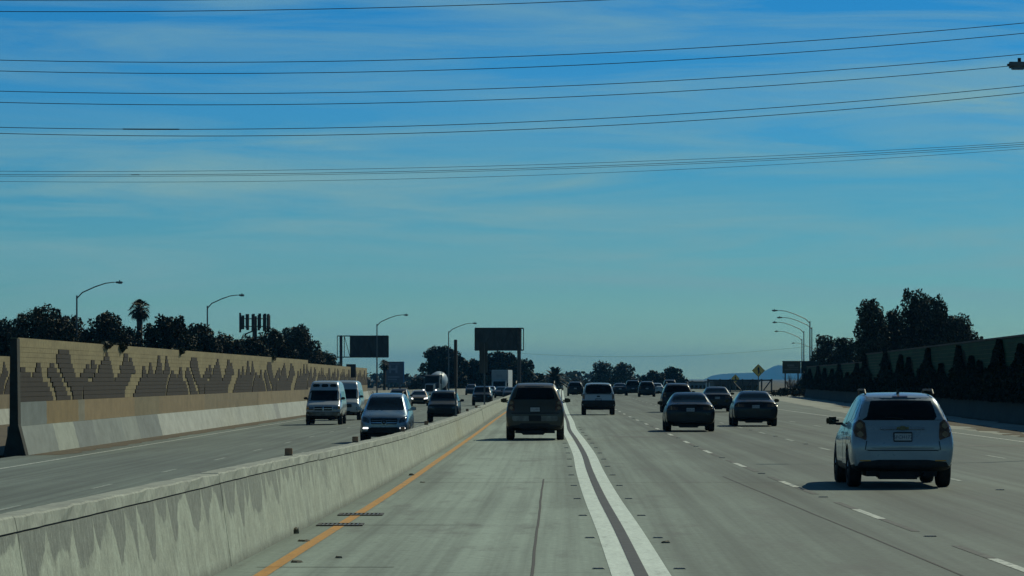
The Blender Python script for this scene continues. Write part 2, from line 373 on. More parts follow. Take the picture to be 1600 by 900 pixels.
# drain grates across the yellow line
def grate(y, x0, x1, label):
    Z = F * H / (y - HY); a, b = px(x0, Z), px(x1, Z); t = thing('drain_grate', label, 'drain grate', ((a + b) / 2, Z, .004)); w = (b - a) / 2
    f = MB(); f.box(-w, w, -.36, -.30, 0, .012).box(-w, w, .30, .36, 0, .012).box(-w, -w + .05, -.3, .3, 0, .011).box(w - .05, w, -.3, .3, 0, .011); f.build('grate_frame', DARKSTEEL, t)
    p = MB(); p.box(-w + .05, w - .05, -.3, .3, 0, .0025); p.build('drain_opening', mat('drain_dark', (.008, .008, .008), .9), t)
    n = 9
    for k in range(n):
        x = -w + .05 + (k + .5) * (2 * w - .1) / n; bb = MB(); bb.box(x - .012, x + .012, -.3, .3, .003, .010); bb.build('grate_bar', GALV, t)
grate(820.5, 496, 568, 'nearer rusty iron drain grate lying across the yellow line')
grate(804.5, 529, 599, 'farther rusty iron drain grate lying across the yellow line')

# ------------------------------------------------------------------ median barrier
def mat_barrier():
    m = mat('stained_barrier_concrete', (.4, .4, .38), .85, spec=.25); t, b = nodes_of(m)
    tc = t.n('ShaderNodeTexCoord'); p = tc.outputs['Object']; sep = t.n('ShaderNodeSeparateXYZ'); t.l(p, sep.inputs[0])
    z = sep.outputs[2]; y = sep.outputs[1]
    n0 = t.noise(t.mapping(p, (1, .5, 1)), 2.2, 8, .65)
    col = t.ramp(n0, [(.3, (.33, .36, .30)), (.7, (.47, .51, .42))])
    # grime hanging down from the cap in uneven tongues with pale bare spikes between
    cy = t.n('ShaderNodeCombineXYZ'); t.l(y, cy.inputs[0]); t.l(t.math('MULTIPLY', z, .6), cy.inputs[1])
    ny = t.noise(cy.outputs[0], .55, 2, .5); ny2 = t.noise(cy.outputs[0], .9, 1, .5)
    ph = t.math('ADD', t.math('MULTIPLY', y, 2.9), t.math('MULTIPLY', ny, 9.0))
    lobes = t.math('POWER', t.math('ABSOLUTE', t.math('COSINE', ph)), .8)
    depth = t.math('MULTIPLY', lobes, t.ramp(ny2, [(.3, .12), (.7, .62)]))
    edge = t.math('SUBTRACT', t.math('ADD', z, t.math('MULTIPLY', depth, .9)), .86)
    blot = t.math('MULTIPLY', t.math('SUBTRACT', t.noise(p, 7, 5, .6), .5), .16)
    msk = t.ramp(t.math('ADD', edge, blot), [(.0, 0.0), (.035, 1.0)])
    fade = t.ramp(t.math('DIVIDE', y, 120.0, clamp=True), [(0, .95), (.33, .9), (.46, .35), (.7, .15), (1, .12)])
    gr = t.noise(t.mapping(p, (6, 6, 2)), 3.0, 6, .7)
    grime = t.ramp(gr, [(.3, (.15, .165, .15)), (.7, (.30, .325, .285))])
    col = t.mix(t.math('MULTIPLY', msk, fade), col, grime)
    n3 = t.noise(t.mapping(p, (4, 3, 2.4)), 1.6, 8, .72)
    col = t.mix(t.ramp(n3, [(.52, 0.0), (.70, .6)]), col, (.20, .22, .19))
    pl_ = t.noise(t.mapping(p, (1, 1.3, .8)), 1.7, 5, .55, dist=.8); col = t.mix(t.math('MULTIPLY', t.ramp(pl_, [(.53, 0.0), (.58, .8)]), t.math('SUBTRACT', 1.0, msk)), col, (.47, .52, .43))
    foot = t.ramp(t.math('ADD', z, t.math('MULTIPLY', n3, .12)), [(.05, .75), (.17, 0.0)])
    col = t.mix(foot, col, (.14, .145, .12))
    mt_ = t.noise(p, 11, 5, .75); col = t.mix(.6, col, t.ramp(mt_, [(.3, .66), (.68, 1.2)]), 'MULTIPLY'); spk = t.noise(p, 45, 3, .8); col = t.mix(.6, col, t.ramp(spk, [(.32, .66), (.65, 1.2)]), 'MULTIPLY')
    t.l(col, b.inputs['Base Color'])
    bp = t.n('ShaderNodeBump'); bp.inputs['Strength'].default_value = .5; bp.inputs['Distance'].default_value = .015
    t.l(t.noise(p, 9, 6, .7), bp.inputs['Height']); t.l(bp.outputs[0], b.inputs['Normal'])
    return m
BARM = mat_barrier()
CAPM = noisy('barrier_cap_concrete', (.40, .43, .36), (.28, .30, .26), 1.6, .85, .3, (1, .8, 1), fine=12)
BARH = curve_fn([(10, 1.07), (25, 1.0), (42, .945), (63, .84), (80, .77), (111, .72), (200, .70), (900, .72)])
barrier = thing('median_barrier', 'long stained concrete barrier dividing the two directions of traffic', 'barrier')
def loft_strip(name, mats, prof, za, zb, parent, step=.6, ratio=1.03):
    zs = zlist(za, zb, step, ratio); vs = []; fs = []; n = None
    for z in zs:
        pr = prof(z); n = len(pr); vs += [(x, z, h) for x, h in pr]
    for i in range(len(zs) - 1):
        for k in range(n):
            fs.append((i * n + k, i * n + (k + 1) % n, (i + 1) * n + (k + 1) % n, (i + 1) * n + k))
    fs += [tuple(range(n)), tuple(range((len(zs) - 1) * n, len(zs) * n))[::-1]]
    m = MB(); m.add(vs, fs); return m.build(name, mats, parent)
chip = lambda z: .012 * math.sin(z * 2.3) * math.sin(z * .71 + 1) + .008 * math.sin(z * 7.1)
secs = [10, 25, 38, 52, 67.6, 85, 103, 121.5, 140, 160, 180, 210, 250, 300, 360, 440, 540, 660, 800, 1000]
for a, b in zip(secs[:-1], secs[1:]):
    e = .012
    j = random.uniform(-.012, .012)
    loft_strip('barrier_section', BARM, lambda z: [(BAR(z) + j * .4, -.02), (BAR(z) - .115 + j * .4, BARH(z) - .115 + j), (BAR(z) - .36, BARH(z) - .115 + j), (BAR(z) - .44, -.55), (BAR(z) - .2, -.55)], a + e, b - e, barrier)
    loft_strip('barrier_cap', CAPM, lambda z: [(BAR(z) - .125 + chip(z) * .6, BARH(z) - .10 + j), (BAR(z) - .135 + chip(z + .4), BARH(z) - .012 + j + chip(z) * .5), (BAR(z) - .15 + chip(z + .4), BARH(z) + j + chip(z) * .5),
               (BAR(z) - .34 - chip(z * 1.3), BARH(z) + j), (BAR(z) - .355, BARH(z) - .10 + j)], a + e, b - e, barrier, .3)
    loft_strip('barrier_joint', JOINT, lambda z: [(BAR(z) - .142, BARH(z) - .125 + j), (BAR(z) - .142, BARH(z) - .09 + j), (BAR(z) - .33, BARH(z) - .09 + j), (BAR(z) - .33, BARH(z) - .125 + j)], a + e, b - e, barrier, 2)
BROWN = noisy('brown_reflector_block', (.26, .14, .08), (.34, .20, .12), 9, .7)
for i, (x, y) in enumerate(((451, 721.5), (555, 694.5), (629, 673), (666, 661), (730, 640), (744, 634.5))):
    lo, hi = 30.0, 300.0                              # where the line of sight meets the left shoulder of the cap
    for _ in range(50):
        md = (lo + hi) / 2
        if px(x, md) > BAR(md) - .30: lo = md
        else: hi = md
    Z = lo; ws = ('nearest', 'second nearest', 'third nearest', 'fourth nearest', 'fifth nearest', 'farthest')
    t = thing('barrier_reflector', f'{ws[i]} of the small brown reflector blocks on the median barrier', 'reflector', (BAR(Z) - .30, Z, BARH(Z) - .005), 0, 'reflector blocks on the median barrier')
    m = MB(); m.box(-.05, .05, -.035, .035, .012, .10, bev=.006); m.build('block', BROWN, t)
    m = MB(); m.box(-.055, .055, -.045, .045, 0, .012); m.build('foot_plate', DARKSTEEL, t)

# ------------------------------------------------------------------ left sound wall
TAN = noisy('tan_block_wall', (.31, .26, .135), (.235, .195, .10), .9, .9, .3, (1, .35, 1.6), fine=5)
DKBLOCK = noisy('dark_brown_block', (.028, .021, .014), (.016, .013, .010), 1.4, .9, .3, fine=6)
def mat_painted_base(name, base, patches):
    """concrete wall with big repainted rectangles along its length"""
    m = mat(name, base, .85, spec=.25); t, b = nodes_of(m)
    tc = t.n('ShaderNodeTexCoord'); p = tc.outputs['Object']; sep = t.n('ShaderNodeSeparateXYZ'); t.l(p, sep.inputs[0])
    wn = t.noise(t.mapping(p, (.0, .0, 3)), 1.0, 2); yy = t.math('ADD', sep.outputs[1], t.math('MULTIPLY', wn, .7))
    col = t.ramp(t.math('DIVIDE', t.math('SUBTRACT', yy, 120.0), 160.0, clamp=True), [((a - 120) / 160, c) for a, c in patches], 'CONSTANT')
    n = t.noise(t.mapping(p, (1, .5, 1)), 1.6, 7, .65); col = t.mix(.75, col, t.ramp(n, [(.3, .72), (.7, 1.15)]), 'MULTIPLY')
    n2 = t.noise(t.mapping(p, (3, 2, .5)), 1.3, 6, .7); col = t.mix(t.ramp(n2, [(.55, 0.0), (.75, .4)]), col, tuple(c * .5 for c in base))
    t.l(col, b.inputs['Base Color']); return m
G1, G2, G3 = (.36, .38, .36), (.27, .30, .30), (.46, .49, .44)
BASEM = mat_painted_base('patched_barrier_base', (.4, .4, .38), [(120, (.25, .285, .265)), (131.5, (.37, .41, .35)), (137, (.215, .245, .235)), (143, (.25, .285, .265)), (152, (.29, .325, .295)), (158, (.22, .25, .24)), (166.5, G3), (200, (.44, .47, .42)), (236, (.33, .35, .33)), (240, G3), (270, G3)])
T1, T2 = (.245, .205, .125), (.225, .19, .12)
BANDM = mat_painted_base('patched_tan_band', (.25, .20, .115), [(120, (.20, .235, .225)), (130.5, (.27, .20, .095)), (139, (.25, .235, .17)), (141, (.30, .225, .12)), (158, (.235, .20, .12)), (168, (.27, .21, .12)), (190, (.24, .20, .125)), (225, (.28, .225, .135)), (262, (.25, .205, .125))])
MOTIF = {  # runs of dark blocks per course, read off the repeated picture on the wall (drawing units along the wall, one bay)
 'c': [[(697,915)],[(697,916)],[(697,920)],[(700,935)],[(745,858),(864,945)],[(755,855),(880,950)],[(775,850),(895,975)],[(778,845),(890,970)],[(790,840),(905,960)],[(805,832),(910,934),(943,955)],[(815,826),(912,933)]],
 'y': [[(643,690)],[(640,690)],[(632,695)],[(615,700)],[(600,720)],[(590,655),(682,748)],[(580,648),(700,760)],[(570,640),(712,728),(738,766)],[(560,632),(738,755)],[(560,630)],[(570,622)]],
 's': [[(560,630)],[(556,612)],[(550,604)],[(540,592)],[(530,585)],[(515,575)],[(515,560)],[(527,548)],[],[],[]],
 't': [[(335,540)],[(340,535)],[(345,525)],[(350,515)],[(360,490)],[(372,430),(442,486)],[(382,404),(455,482)],[(460,478)],[],[],[]],
 'p': [[(22,325)],[(40,330)],[(50,330)],[(70,335)],[(85,342)],[(105,144),(152,350)],[(106,140),(166,206),(230,296),(306,366)],[(110,132),(170,200),(240,290),(320,368)],[(176,190),(246,290),(322,356)],[(250,276),(326,346)],[(254,274),(329,340)]]}
def mz(v): x = 200 + v / 6.0; return 17.8 / ((800 - x) / 5800.0 + .0105)
MZ0 = mz(22)
MOTIF_M = [(r, mz(a) - MZ0, mz(b) - MZ0) for g_ in MOTIF.values() for r, runs in enumerate(g_) for a, b in runs]
MOTIF_M.sort(key=lambda q: (q[1]))
RH = .167
def wall_box(m, za, zb, fx, d0, d1, h0, h1, sides=False):
    """box on the wall between za and zb, its faces d0 (back) .. d1 (front) from the wall line"""
    ya, yb = za, zb; vs = []
    for h in (h0, h1):
        for y, d in ((ya, d0), (ya, d1), (yb, d1), (yb, d0)): vs.append((fx(y) + d, y, h))
    m.add(vs, [(0, 3, 2, 1), (4, 5, 6, 7), (0, 1, 5, 4), (1, 2, 6, 5), (2, 3, 7, 6), (3, 0, 4, 7)])
def sound_wall(name, label, za, zb, fx, zbase, motif_shift, scale=1.0, limit=300, tophi=3.73):
    t = thing(name, label, 'sound wall', (fx(za), za, zbase)); inv = Matrix.Translation((-fx(za), -za, -zbase))
    def put(m, nm, mt):
        o = m.build(nm, mt); o.parent = t; o.matrix_parent_inverse = Matrix.Identity(4); o.location = (-fx(za), -za, -zbase); return o
    n = max(1, round((zb - za) / 12.0)); cuts = [za + (zb - za) * i / n for i in range(n + 1)]
    for a, b in zip(cuts[:-1], cuts[1:]):
        g_ = .012
        loft = lambda lo, hi, nm, mt, prof: loft_strip(nm, mt, prof, lo + g_, hi - g_, None, 12)
        o = loft(a, b, 'base_barrier', BASEM, lambda z: [(fx(z) + .40, zbase - .06), (fx(z) + .24, zbase + .55), (fx(z) + .14, zbase + .94), (fx(z) - .3, zbase + .94), (fx(z) - .34, zbase - .06)])
        o.parent = t; o.location = (-fx(za), -za, -zbase)
        m = MB(); wall_box(m, a + g_ * .5, b - g_ * .5, fx, -.22, .10, zbase + .945, zbase + 1.745); put(m, 'plain_band', BANDM)
    for r in range(12):
        m = MB(); h0 = zbase + 1.75 + RH * r; h1 = h0 + RH - (.007 if r < 11 else -.14)
        wall_box(m, za, zb, fx, -.2, .06, h0, h1); put(m, 'block_course', TAN)
    m = MB(); wall_box(m, za + .02, zb - .02, fx, -.18, .035, zbase + 1.0, zbase + 3.7); put(m, 'mortar_core', noisy('mortar', (.22, .18, .11), (.16, .13, .08), 2, .95))
    runs = []
    for k in range(-3, 5):
        for r, a, b in MOTIF_M:
            a2, b2 = za + motif_shift + k * 49.3 + a, za + motif_shift + k * 49.3 + b
            a2, b2 = max(a2, za + .05), min(b2, zb - .05)
            if b2 - a2 > .15: runs.append((a2, b2, r))
    runs.sort(); rest = MB()
    for i, (a, b, r) in enumerate(runs):
        h0 = zbase + 1.752 + RH * r; m = MB() if i < limit else rest
        wall_box(m, a, b, fx, .02, .085 + random.uniform(0, .012), h0, h0 + RH - .011)
        if i < limit: put(m, 'dark_block_run', DKBLOCK)
    if rest.v: put(rest, 'dark_block_runs_far', DKBLOCK)['kind'] = 'stuff'
    return t
WB = -.60
sound_wall('sound_wall', 'long tan sound wall with stepped dark brown block pattern beside the oncoming lanes', 123.6, 271, LWALL, WB, 140.7 - 123.6 - (mz(697) - MZ0), limit=300)
LW2 = lambda z: -17.9 - .004 * (z - 272)
sound_wall('sound_wall', 'farther and lower-looking stretch of patterned tan sound wall behind the white vans', 272, 478, LW2, WB, 22, limit=120)
LW0 = lambda z: -28.6 + .0 * z
sound_wall('sound_wall', 'tan and dark brown wall glimpsed at the left edge behind the near wall end', 192, 236, LW0, WB - .1, 3, limit=60)
m = MB()
m.prism([(-.36, -.08), (.42, -.08), (.15, 1.0), (.11, 3.86), (-.12, 3.86), (-.14, 1.0)], 'y', 122.9, 123.59)
o = m.build('wall_end_pier', noisy('pier_concrete', (.045, .05, .042), (.025, .028, .024), 1.5, .9, .3)); o.parent = bpy.data.objects['sound_wall']; o.matrix_parent_inverse = Matrix.Identity(4)
o.location = (0, -123.6, 0); 
# dirt strip at the wall's foot
DIRT = noisy('leaf_litter_dirt', (.075, .058, .035), (.14, .11, .065), 2.2, .95, .6, (1, .5, 1), fine=9)
def ragged(f, a, s=0): return lambda z: f(z) + a * (math.sin(z * 1.3 + s) + .7 * math.sin(z * .41 + 2 * s) + .5 * math.sin(z * 3.7))
struct(strip('dirt_verge', DIRT, lambda z: LWALL(z) + .2, ragged(lambda z: LWALL(z) + 1.55, .09), lambda x, z: LZ(x, z) + .006, 123.6, 275, None, .8))
struct(strip('dirt_verge', DIRT, lambda z: -24, ragged(lambda z: -14.6 + .0225 * (z - 275), .2), lambda x, z: LZ(x, z) + .006, 275.5, 520, None, 2))
struct(strip('dirt_verge', DIRT, lambda z: LW0(z) + .2, lambda z: LWALL(z) - .5, lambda x, z: WB - .02, 90, 236, None, 6))
# barrier that carries on past the wall
PALEB = noisy('pale_concrete', (.40, .41, .35), (.32, .33, .29), .8, .85, .2, fine=6)
t = thing('roadside_barrier', 'low pale concrete barrier curving across behind the oncoming traffic', 'barrier', (-19, 475, WB))
pb = curve_fn([(470, -19.2), (500, -17.4), (530, -14.6), (560, -11.2), (590, -7.4), (640, 0), (900, 14)])
for a in range(472, 640, 12):
    o = loft_strip('barrier_section', PALEB, lambda z: [(pb(z) + .2, WB - .3), (pb(z) + .1, WB + .98), (pb(z) - .1, WB + .98), (pb(z) - .2, WB - .3)], a + .03, a + 11.97, None, 3)
    o.parent = t; o.location = (19, -475, -WB)

# ------------------------------------------------------------------ right sound wall with climbing ivy
GWALL = noisy('shaded_green_block_wall', (.022, .070, .024), (.014, .045, .016), .7, .9, .3, (1, .4, 1.5), fine=5)  # green blocks, colour darkened to hold the wall's deep shade
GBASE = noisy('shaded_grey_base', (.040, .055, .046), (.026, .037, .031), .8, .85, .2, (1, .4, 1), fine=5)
GCAP = noisy('wall_cap_pinkish', (.10, .075, .055), (.06, .05, .035), 1.2, .85)
def right_wall(label, za, zb, top):
    t = thing('sound_wall', label, 'sound wall', (RWALL(za), za, 0)); 
    def put(m, nm, mt): o = m.build(nm, mt, t); o.location = (-RWALL(za), -za, 0); return o
    n = max(1, round((zb - za) / 12)); cuts = [za + (zb - za) * i / n for i in range(n + 1)]
    for a, b in zip(cuts[:-1], cuts[1:]):
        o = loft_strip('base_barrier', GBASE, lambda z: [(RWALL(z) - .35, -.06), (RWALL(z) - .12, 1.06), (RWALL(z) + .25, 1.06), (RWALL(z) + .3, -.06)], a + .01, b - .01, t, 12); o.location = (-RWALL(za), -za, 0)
    rows = int((top - 1.06) / .2)
    for r in range(rows):
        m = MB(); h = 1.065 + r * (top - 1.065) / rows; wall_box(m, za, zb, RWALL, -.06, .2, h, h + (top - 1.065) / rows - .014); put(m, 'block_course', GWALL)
    m = MB(); wall_box(m, za + .02, zb - .02, RWALL, -.035, .18, 1.0, top - .05); put(m, 'mortar_core', MATS['mortar'])
    m = MB(); wall_box(m, za - .03, zb, RWALL, -.10, .24, top, top + .09); put(m, 'coping', GCAP)
right_wall('tall shaded green sound wall at the right edge with dark ivy climbing it', 96, 283, 3.74)
right_wall('lower far stretch of shaded green sound wall right of the road signs', 283.2, 394, 3.15)
SHOULDER = noisy('pale_shoulder_concrete', (.38, .40, .34), (.24, .255, .215), .35, .85, .2, (1, .25, 1), fine=7)
struct(strip('right_shoulder', SHOULDER, ragged(lambda z: max(LNC(z) + 4.6, RWALL(z) - 5.2), .1, 1), lambda z: RWALL(z) - .3, lambda x, z: .004, 112, 470, None, 1.5))
struct(strip('dirt_verge', DIRT, ragged(lambda z: RWALL(z) - 3.5, .3, 2), ragged(lambda z: RWALL(z) - 2.5, .25, 4), lambda x, z: .009, 110, 262, None, 1.0))
struct(strip('dirt_verge', DIRT, ragged(lambda z: RWALL(z) - .75, .12, 1), lambda z: RWALL(z) - .3, lambda x, z: .013, 96, 390, None, 1.0))

# ------------------------------------------------------------------ foliage
def mat_leaf(name, c1, c2, rough=.75):
    if name in MATS: return MATS[name]
    m = mat(name, c1, rough, spec=.25); t, b = nodes_of(m)
    gi = t.n('ShaderNodeNewGeometry'); col = t.ramp(gi.outputs['Random Per Island'], [(0, tuple(k * .55 for k in c1)), (.5, c1), (1, c2)])
    tc = t.n('ShaderNodeTexCoord'); n = t.noise(tc.outputs['Object'], .55, 3)
    col = t.mix(.7, col, t.ramp(n, [(.3, .6), (.7, 1.3)]), 'MULTIPLY')
    t.l(col, b.inputs['Base Color']); return m
LEAF_D = mat_leaf('leaf_dark_green', (.032, .038, .018), (.140, .115, .070))
LEAF_O = mat_leaf('leaf_olive', (.040, .044, .022), (.160, .135, .085))
LEAF_B = mat_leaf('leaf_black_green', (.024, .032, .014), (.085, .075, .045))
LEAF_I = mat_leaf('leaf_ivy', (.012, .018, .008), (.026, .030, .014))
LEAF_DRY = mat_leaf('leaf_dry_brown', (.10, .08, .05), (.17, .14, .09))
LEAF_G = mat_leaf('leaf_grey_green', (.075, .075, .055), (.13, .12, .09))
def leaves(pts, size, aspect=.55, droop=0.0):
    """numpy: one bent leaf-clump quad per point, random orientation"""
    n = len(pts); a = RNG.normal(size=(n, 3)); a /= np.linalg.norm(a, axis=1)[:, None]
    a[:, 2] -= droop; a /= np.linalg.norm(a, axis=1)[:, None]
    b = RNG.normal(size=(n, 3)); b -= (b * a).sum(1)[:, None] * a; b /= np.linalg.norm(b, axis=1)[:, None]
    s = size * RNG.uniform(.55, 1.35, n)[:, None]
    return np.stack([pts - a * s, pts + b * s * aspect - a * s * .1, pts + a * s, pts - b * s * aspect + a * s * .1], 1).reshape(-1, 3)
def quad_mesh(name, vs, m, parent):
    n = len(vs) // 4; me = bpy.data.meshes.new(name); me.vertices.add(len(vs)); me.vertices.foreach_set('co', vs.ravel().astype(np.float32))
    me.loops.add(len(vs)); me.loops.foreach_set('vertex_index', np.arange(len(vs), dtype=np.int32)); me.polygons.add(n)
    me.polygons.foreach_set('loop_start', np.arange(0, len(vs), 4, dtype=np.int32)); me.update(calc_edges=True); me.validate()
    me.materials.append(m); return link(name, me, parent)
def blob_points(blobs, dens):
    out = []
    for (c, r) in blobs:
        n = max(20, int(dens * (r[0] * r[1] + r[0] * r[2] + r[1] * r[2]) * 2.2)); d = RNG.normal(size=(n, 3)); d /= np.linalg.norm(d, axis=1)[:, None]
        rad = RNG.uniform(.35, 1.08, n) ** .5; lump = 1 + .16 * np.sin(d[:, 0] * 7 + c[0] * 3) * np.sin(d[:, 2] * 6 + c[2]) 
        out.append(np.array(c) + d * (rad * lump)[:, None] * np.array(r))
    return np.concatenate(out)
def tree(name, label, x, Z, w, h, zg=-1.2, leaf=LEAF_D, group=None, size=.32, dens=26, bare=.25, n=9, tall=False, droop=.3, airy=1.0, cat='tree'):
    """tapered trunk, limbs to every clump, crown of leaf clumps"""
    t = thing(name, label, cat, (px(x, Z), Z, zg), 0, group); cw = w / 2; blobs = []
    tr = MB(); r0 = .035 * h + .05; sway = random.uniform(-.05, .05) * h
    top = Vector((sway, 0, h * .62)); tr.tube([(0, 0, -.2), (sway * .2, .05, h * .2), (sway * .6, 0, h * .42), top], [r0, r0 * .75, r0 * .5, r0 * .22], 7)
    for k in range(n):
        a = 2 * math.pi * (k * .618 + random.uniform(-.06, .06)); f = (k + .5) / n
        if tall: hz = h * (bare + (1 - bare) * (.10 + .74 * f)); rr = cw * (.52 if f < .8 else .34); br = (cw * .50, cw * .50, h * .12)
        else: hz = h * (bare + (1 - bare) * (.18 + .62 * f)); rr = cw * .68 * math.sqrt(max(.08, 1 - f * f * .85)); br = (cw * random.uniform(.36, .5), cw * .42, h * (1 - bare) * random.uniform(.17, .24))
        c = (math.cos(a) * rr + sway * .5, math.sin(a) * rr, hz); blobs.append((c, br))
        for q in range(3):                              # smaller clumps break the outline
            th = random.uniform(0, 6.28); ph = random.uniform(-.2, 1.2); blobs.append(((c[0] + math.cos(th) * math.cos(ph) * br[0] * .85, c[1] + math.sin(th) * math.cos(ph) * br[1] * .85, c[2] + math.sin(ph) * br[2] * .9), tuple(v * random.uniform(.28, .48) for v in br)))
        st = Vector((sway * .5, 0, h * (.18 + .35 * f))); mid = st.lerp(Vector(c), .55) + Vector((0, 0, -.03 * h)); tr.tube([st, mid, c], [r0 * .33, r0 * .22, r0 * .08], 5)
    if not tall: blobs.append(((sway * .5, 0, h * .86), (cw * .4, cw * .4, h * .13)))
    else: blobs.append(((sway, 0, h * .83), (cw * .66, cw * .6, h * .145)))
    tr.build('trunk', BARK, t, smooth=True)
    quad_mesh('crown', leaves(blob_points(blobs, dens * airy), size, droop=droop), leaf, t)
    return t
TREES_L = [  # x, top row, width px, depth, label
 (8, 496, 70, 300, 'dark bushy tree at the far left edge above the wall end', LEAF_B),
 (66, 474, 84, 290, 'tallest dark tree left of the first street lamp behind the tan wall', LEAF_D),
 (112, 490, 60, 315, 'rounded grey-tipped tree right behind the first street lamp pole', LEAF_O),
 (168, 488, 72, 300, 'broad dark tree between the first street lamp and the fan palm', LEAF_D),
 (206, 512, 52, 330, 'low dark tree at the foot of the fan palm', LEAF_B),
 (266, 494, 76, 295, 'rounded dark tree just right of the fan palm', LEAF_B),
 (312, 504, 62, 310, 'dark tree behind the second street lamp pole', LEAF_D),
 (352, 520, 56, 320, 'low bushy tree left of the antenna mast behind the wall', LEAF_O),
 (392, 524, 62, 330, 'dark tree below the antenna mast', LEAF_B),
 (430, 514, 58, 335, 'dark tree just right of the antenna mast', LEAF_D),
 (465, 507, 62, 420, 'tall square-shouldered dark tree at the right end of the wall row', LEAF_D),
 (502, 546, 54, 445, 'lower rounded tree ending the row near the overhead sign back', LEAF_O)]
for x, top, wpx, Z, lab, lf in TREES_L:
    s = F / Z; tree('broadleaf_tree', lab, x, Z, wpx / s * 1.45, pz(top, Z) + 1.2, leaf=lf, group='trees behind the left sound wall', size=.13, dens=95, bare=.05, n=13)
TREES_R = [
 (1366, 462, 58, 330, 'tall feathery dark tree forming the left peak of the right-hand cluster', LEAF_D, 1),
 (1396, 478, 46, 345, 'narrow dark tree between the two tallest peaks of the right cluster', LEAF_B, 1),
 (1427, 447, 54, 335, 'tallest dark tree in the middle of the right-hand cluster', LEAF_D, 1),
 (1466, 458, 60, 330, 'tall rounded dark tree right of the cluster\'s tallest peak', LEAF_D, 1),
 (1497, 486, 56, 325, 'sloping grey-tipped tree at the right side of the cluster', LEAF_O, 1),
 (1518, 515, 40, 330, 'small rounded tree ending the right-hand cluster at the wall', LEAF_O, 0),
 (1430, 508, 150, 350, 'low dark tree mass under the tall peaks above the right wall', LEAF_B, 0),
 (1290, 522, 44, 420, 'rounded dark tree beside the right-hand street lamps', LEAF_O, 0),
 (1324, 526, 50, 410, 'thin crooked dark tree left of the tall right cluster', LEAF_B, 0),
 (1350, 530, 46, 400, 'low dark tree where the right wall steps up', LEAF_D, 0)]
for x, top, wpx, Z, lab, lf, tl in TREES_R:
    s = F / Z; tree('feathery_tree' if tl else 'broadleaf_tree', lab, x, Z, wpx / s * (1.02 if tl else 1.2), pz(top, Z) + 1.2, leaf=lf, group='trees behind the right sound wall', size=.13, dens=100, bare=.15, n=13 if tl else 10, tall=bool(tl), droop=.8 if tl else .3)
TREES_M = [
 (692, 539, 64, 640, 'big dark tree behind the fourth street lamp in the middle distance', LEAF_B, 1.0),
 (655, 590, 34, 655, 'low grey shrub-like tree left of the cement mixer', LEAF_G, .7),
 (744, 562, 60, 660, 'dark tree behind the median sign post', LEAF_B, 1.0),
 (786, 549, 66, 650, 'dark tree behind the right overhead sign back', LEAF_D, 1.0),
 (818, 560, 34, 640, 'narrow dark tree at the right end of the middle clump', LEAF_D, 1.0),
 (722, 580, 60, 670, 'low dark tree filling the gap between the two middle trees', LEAF_B, 1.0),
 (942, 564, 36, 860, 'left crown of the airy pair of trees above the white pickup', LEAF_O, .55),
 (973, 566, 38, 850, 'right crown of the airy pair of trees above the white pickup', LEAF_O, .55),
 (1008, 588, 22, 800, 'small dark tree left of the far clump above the dark traffic', LEAF_B, .7),
 (1024, 579, 34, 800, 'middle dark tree of the far clump above the dark traffic', LEAF_B, .6),
 (1051, 573, 38, 805, 'tallest dark tree of the far clump above the dark traffic', LEAF_B, .6),
 (1066, 590, 20, 800, 'small dark tree at the right end of the far clump', LEAF_B, .7)]
for x, top, wpx, Z, lab, lf, airy in TREES_M:
    s = F / Z; tree('broadleaf_tree', lab, x, Z, wpx / s * 1.1, pz(top, Z) + 1.2, leaf=lf, group='trees in the far middle', size=.24, dens=40, bare=.12, n=10, airy=airy)
for x, top, wpx, Z, lab, lf in ((902, 590, 26, 900, 'pale dry bush between the date palm and the white pickup', LEAF_DRY), (916, 594, 20, 905, 'smaller pale dry bush just left of the white pickup', LEAF_DRY),
        (838, 592, 26, 760, 'dark bush left of the date palm', LEAF_B), (986, 598, 20, 830, 'grey bush below the airy trees', LEAF_G), (1082, 596, 22, 780, 'dark bush left of the grey building', LEAF_B),
        (1230, 606, 44, 404, 'dark shrub under the green guide sign', LEAF_B), (1256, 600, 34, 398, 'leafy shrub at the near end of the far right wall', LEAF_D), (1212, 610, 24, 410, 'low dark shrub beside the steel truss', LEAF_B)):
    s = F / Z; tree('bush', lab, x, Z, wpx / s * 1.15, pz(top, Z) + (.0 if x > 1200 else 1.2), 0 if x > 1200 else -1.2, lf, None, .26 if x < 1200 else .14, 40, .0, 8, cat='bush')
# bare twiggy bush under the guide sign
t = thing('bare_bush', 'leafless grey bush under the green guide sign', 'bush', (px(1238, 415), 415, 0)); TW = noisy('grey_twigs', (.13, .11, .10), (.2, .17, .15), 4, .9)
m = MB()
for k in range(70):
    a = random.uniform(0, 6.28); l = random.uniform(1.0, 2.2); e = Vector((math.cos(a) * l * .5, math.sin(a) * l * .5, l)); md = e * .5 + Vector((random.uniform(-.15, .15), random.uniform(-.15, .15), .12)); m.tube([(0, 0, 0), md, e], [.03, .02, .01], 4)
    for q in range(4):
        s_ = md.lerp(e, random.random()); m.tube([s_, s_ + Vector((random.uniform(-.35, .35), random.uniform(-.35, .35), random.uniform(.1, .5)))], [.012, .006], 3)
m.build('twigs', TW, t)
# a far-off belt of scrub that closes the horizon
pts = []
for k in range(14000):
    Z = random.uniform(1250, 1700); x = random.uniform(-.30, .047) * Z; pts.append((x, Z, -1.2 + random.random() ** 1.6 * (4.4 + math.sin(x * .08) * .9 + math.sin(x * .31) * .6)))
o = quad_mesh('far_scrub', leaves(np.array(pts), 1.0, .8), mat_leaf('leaf_far_scrub', (.05, .052, .035), (.09, .085, .06)), None); o['kind'] = 'stuff'
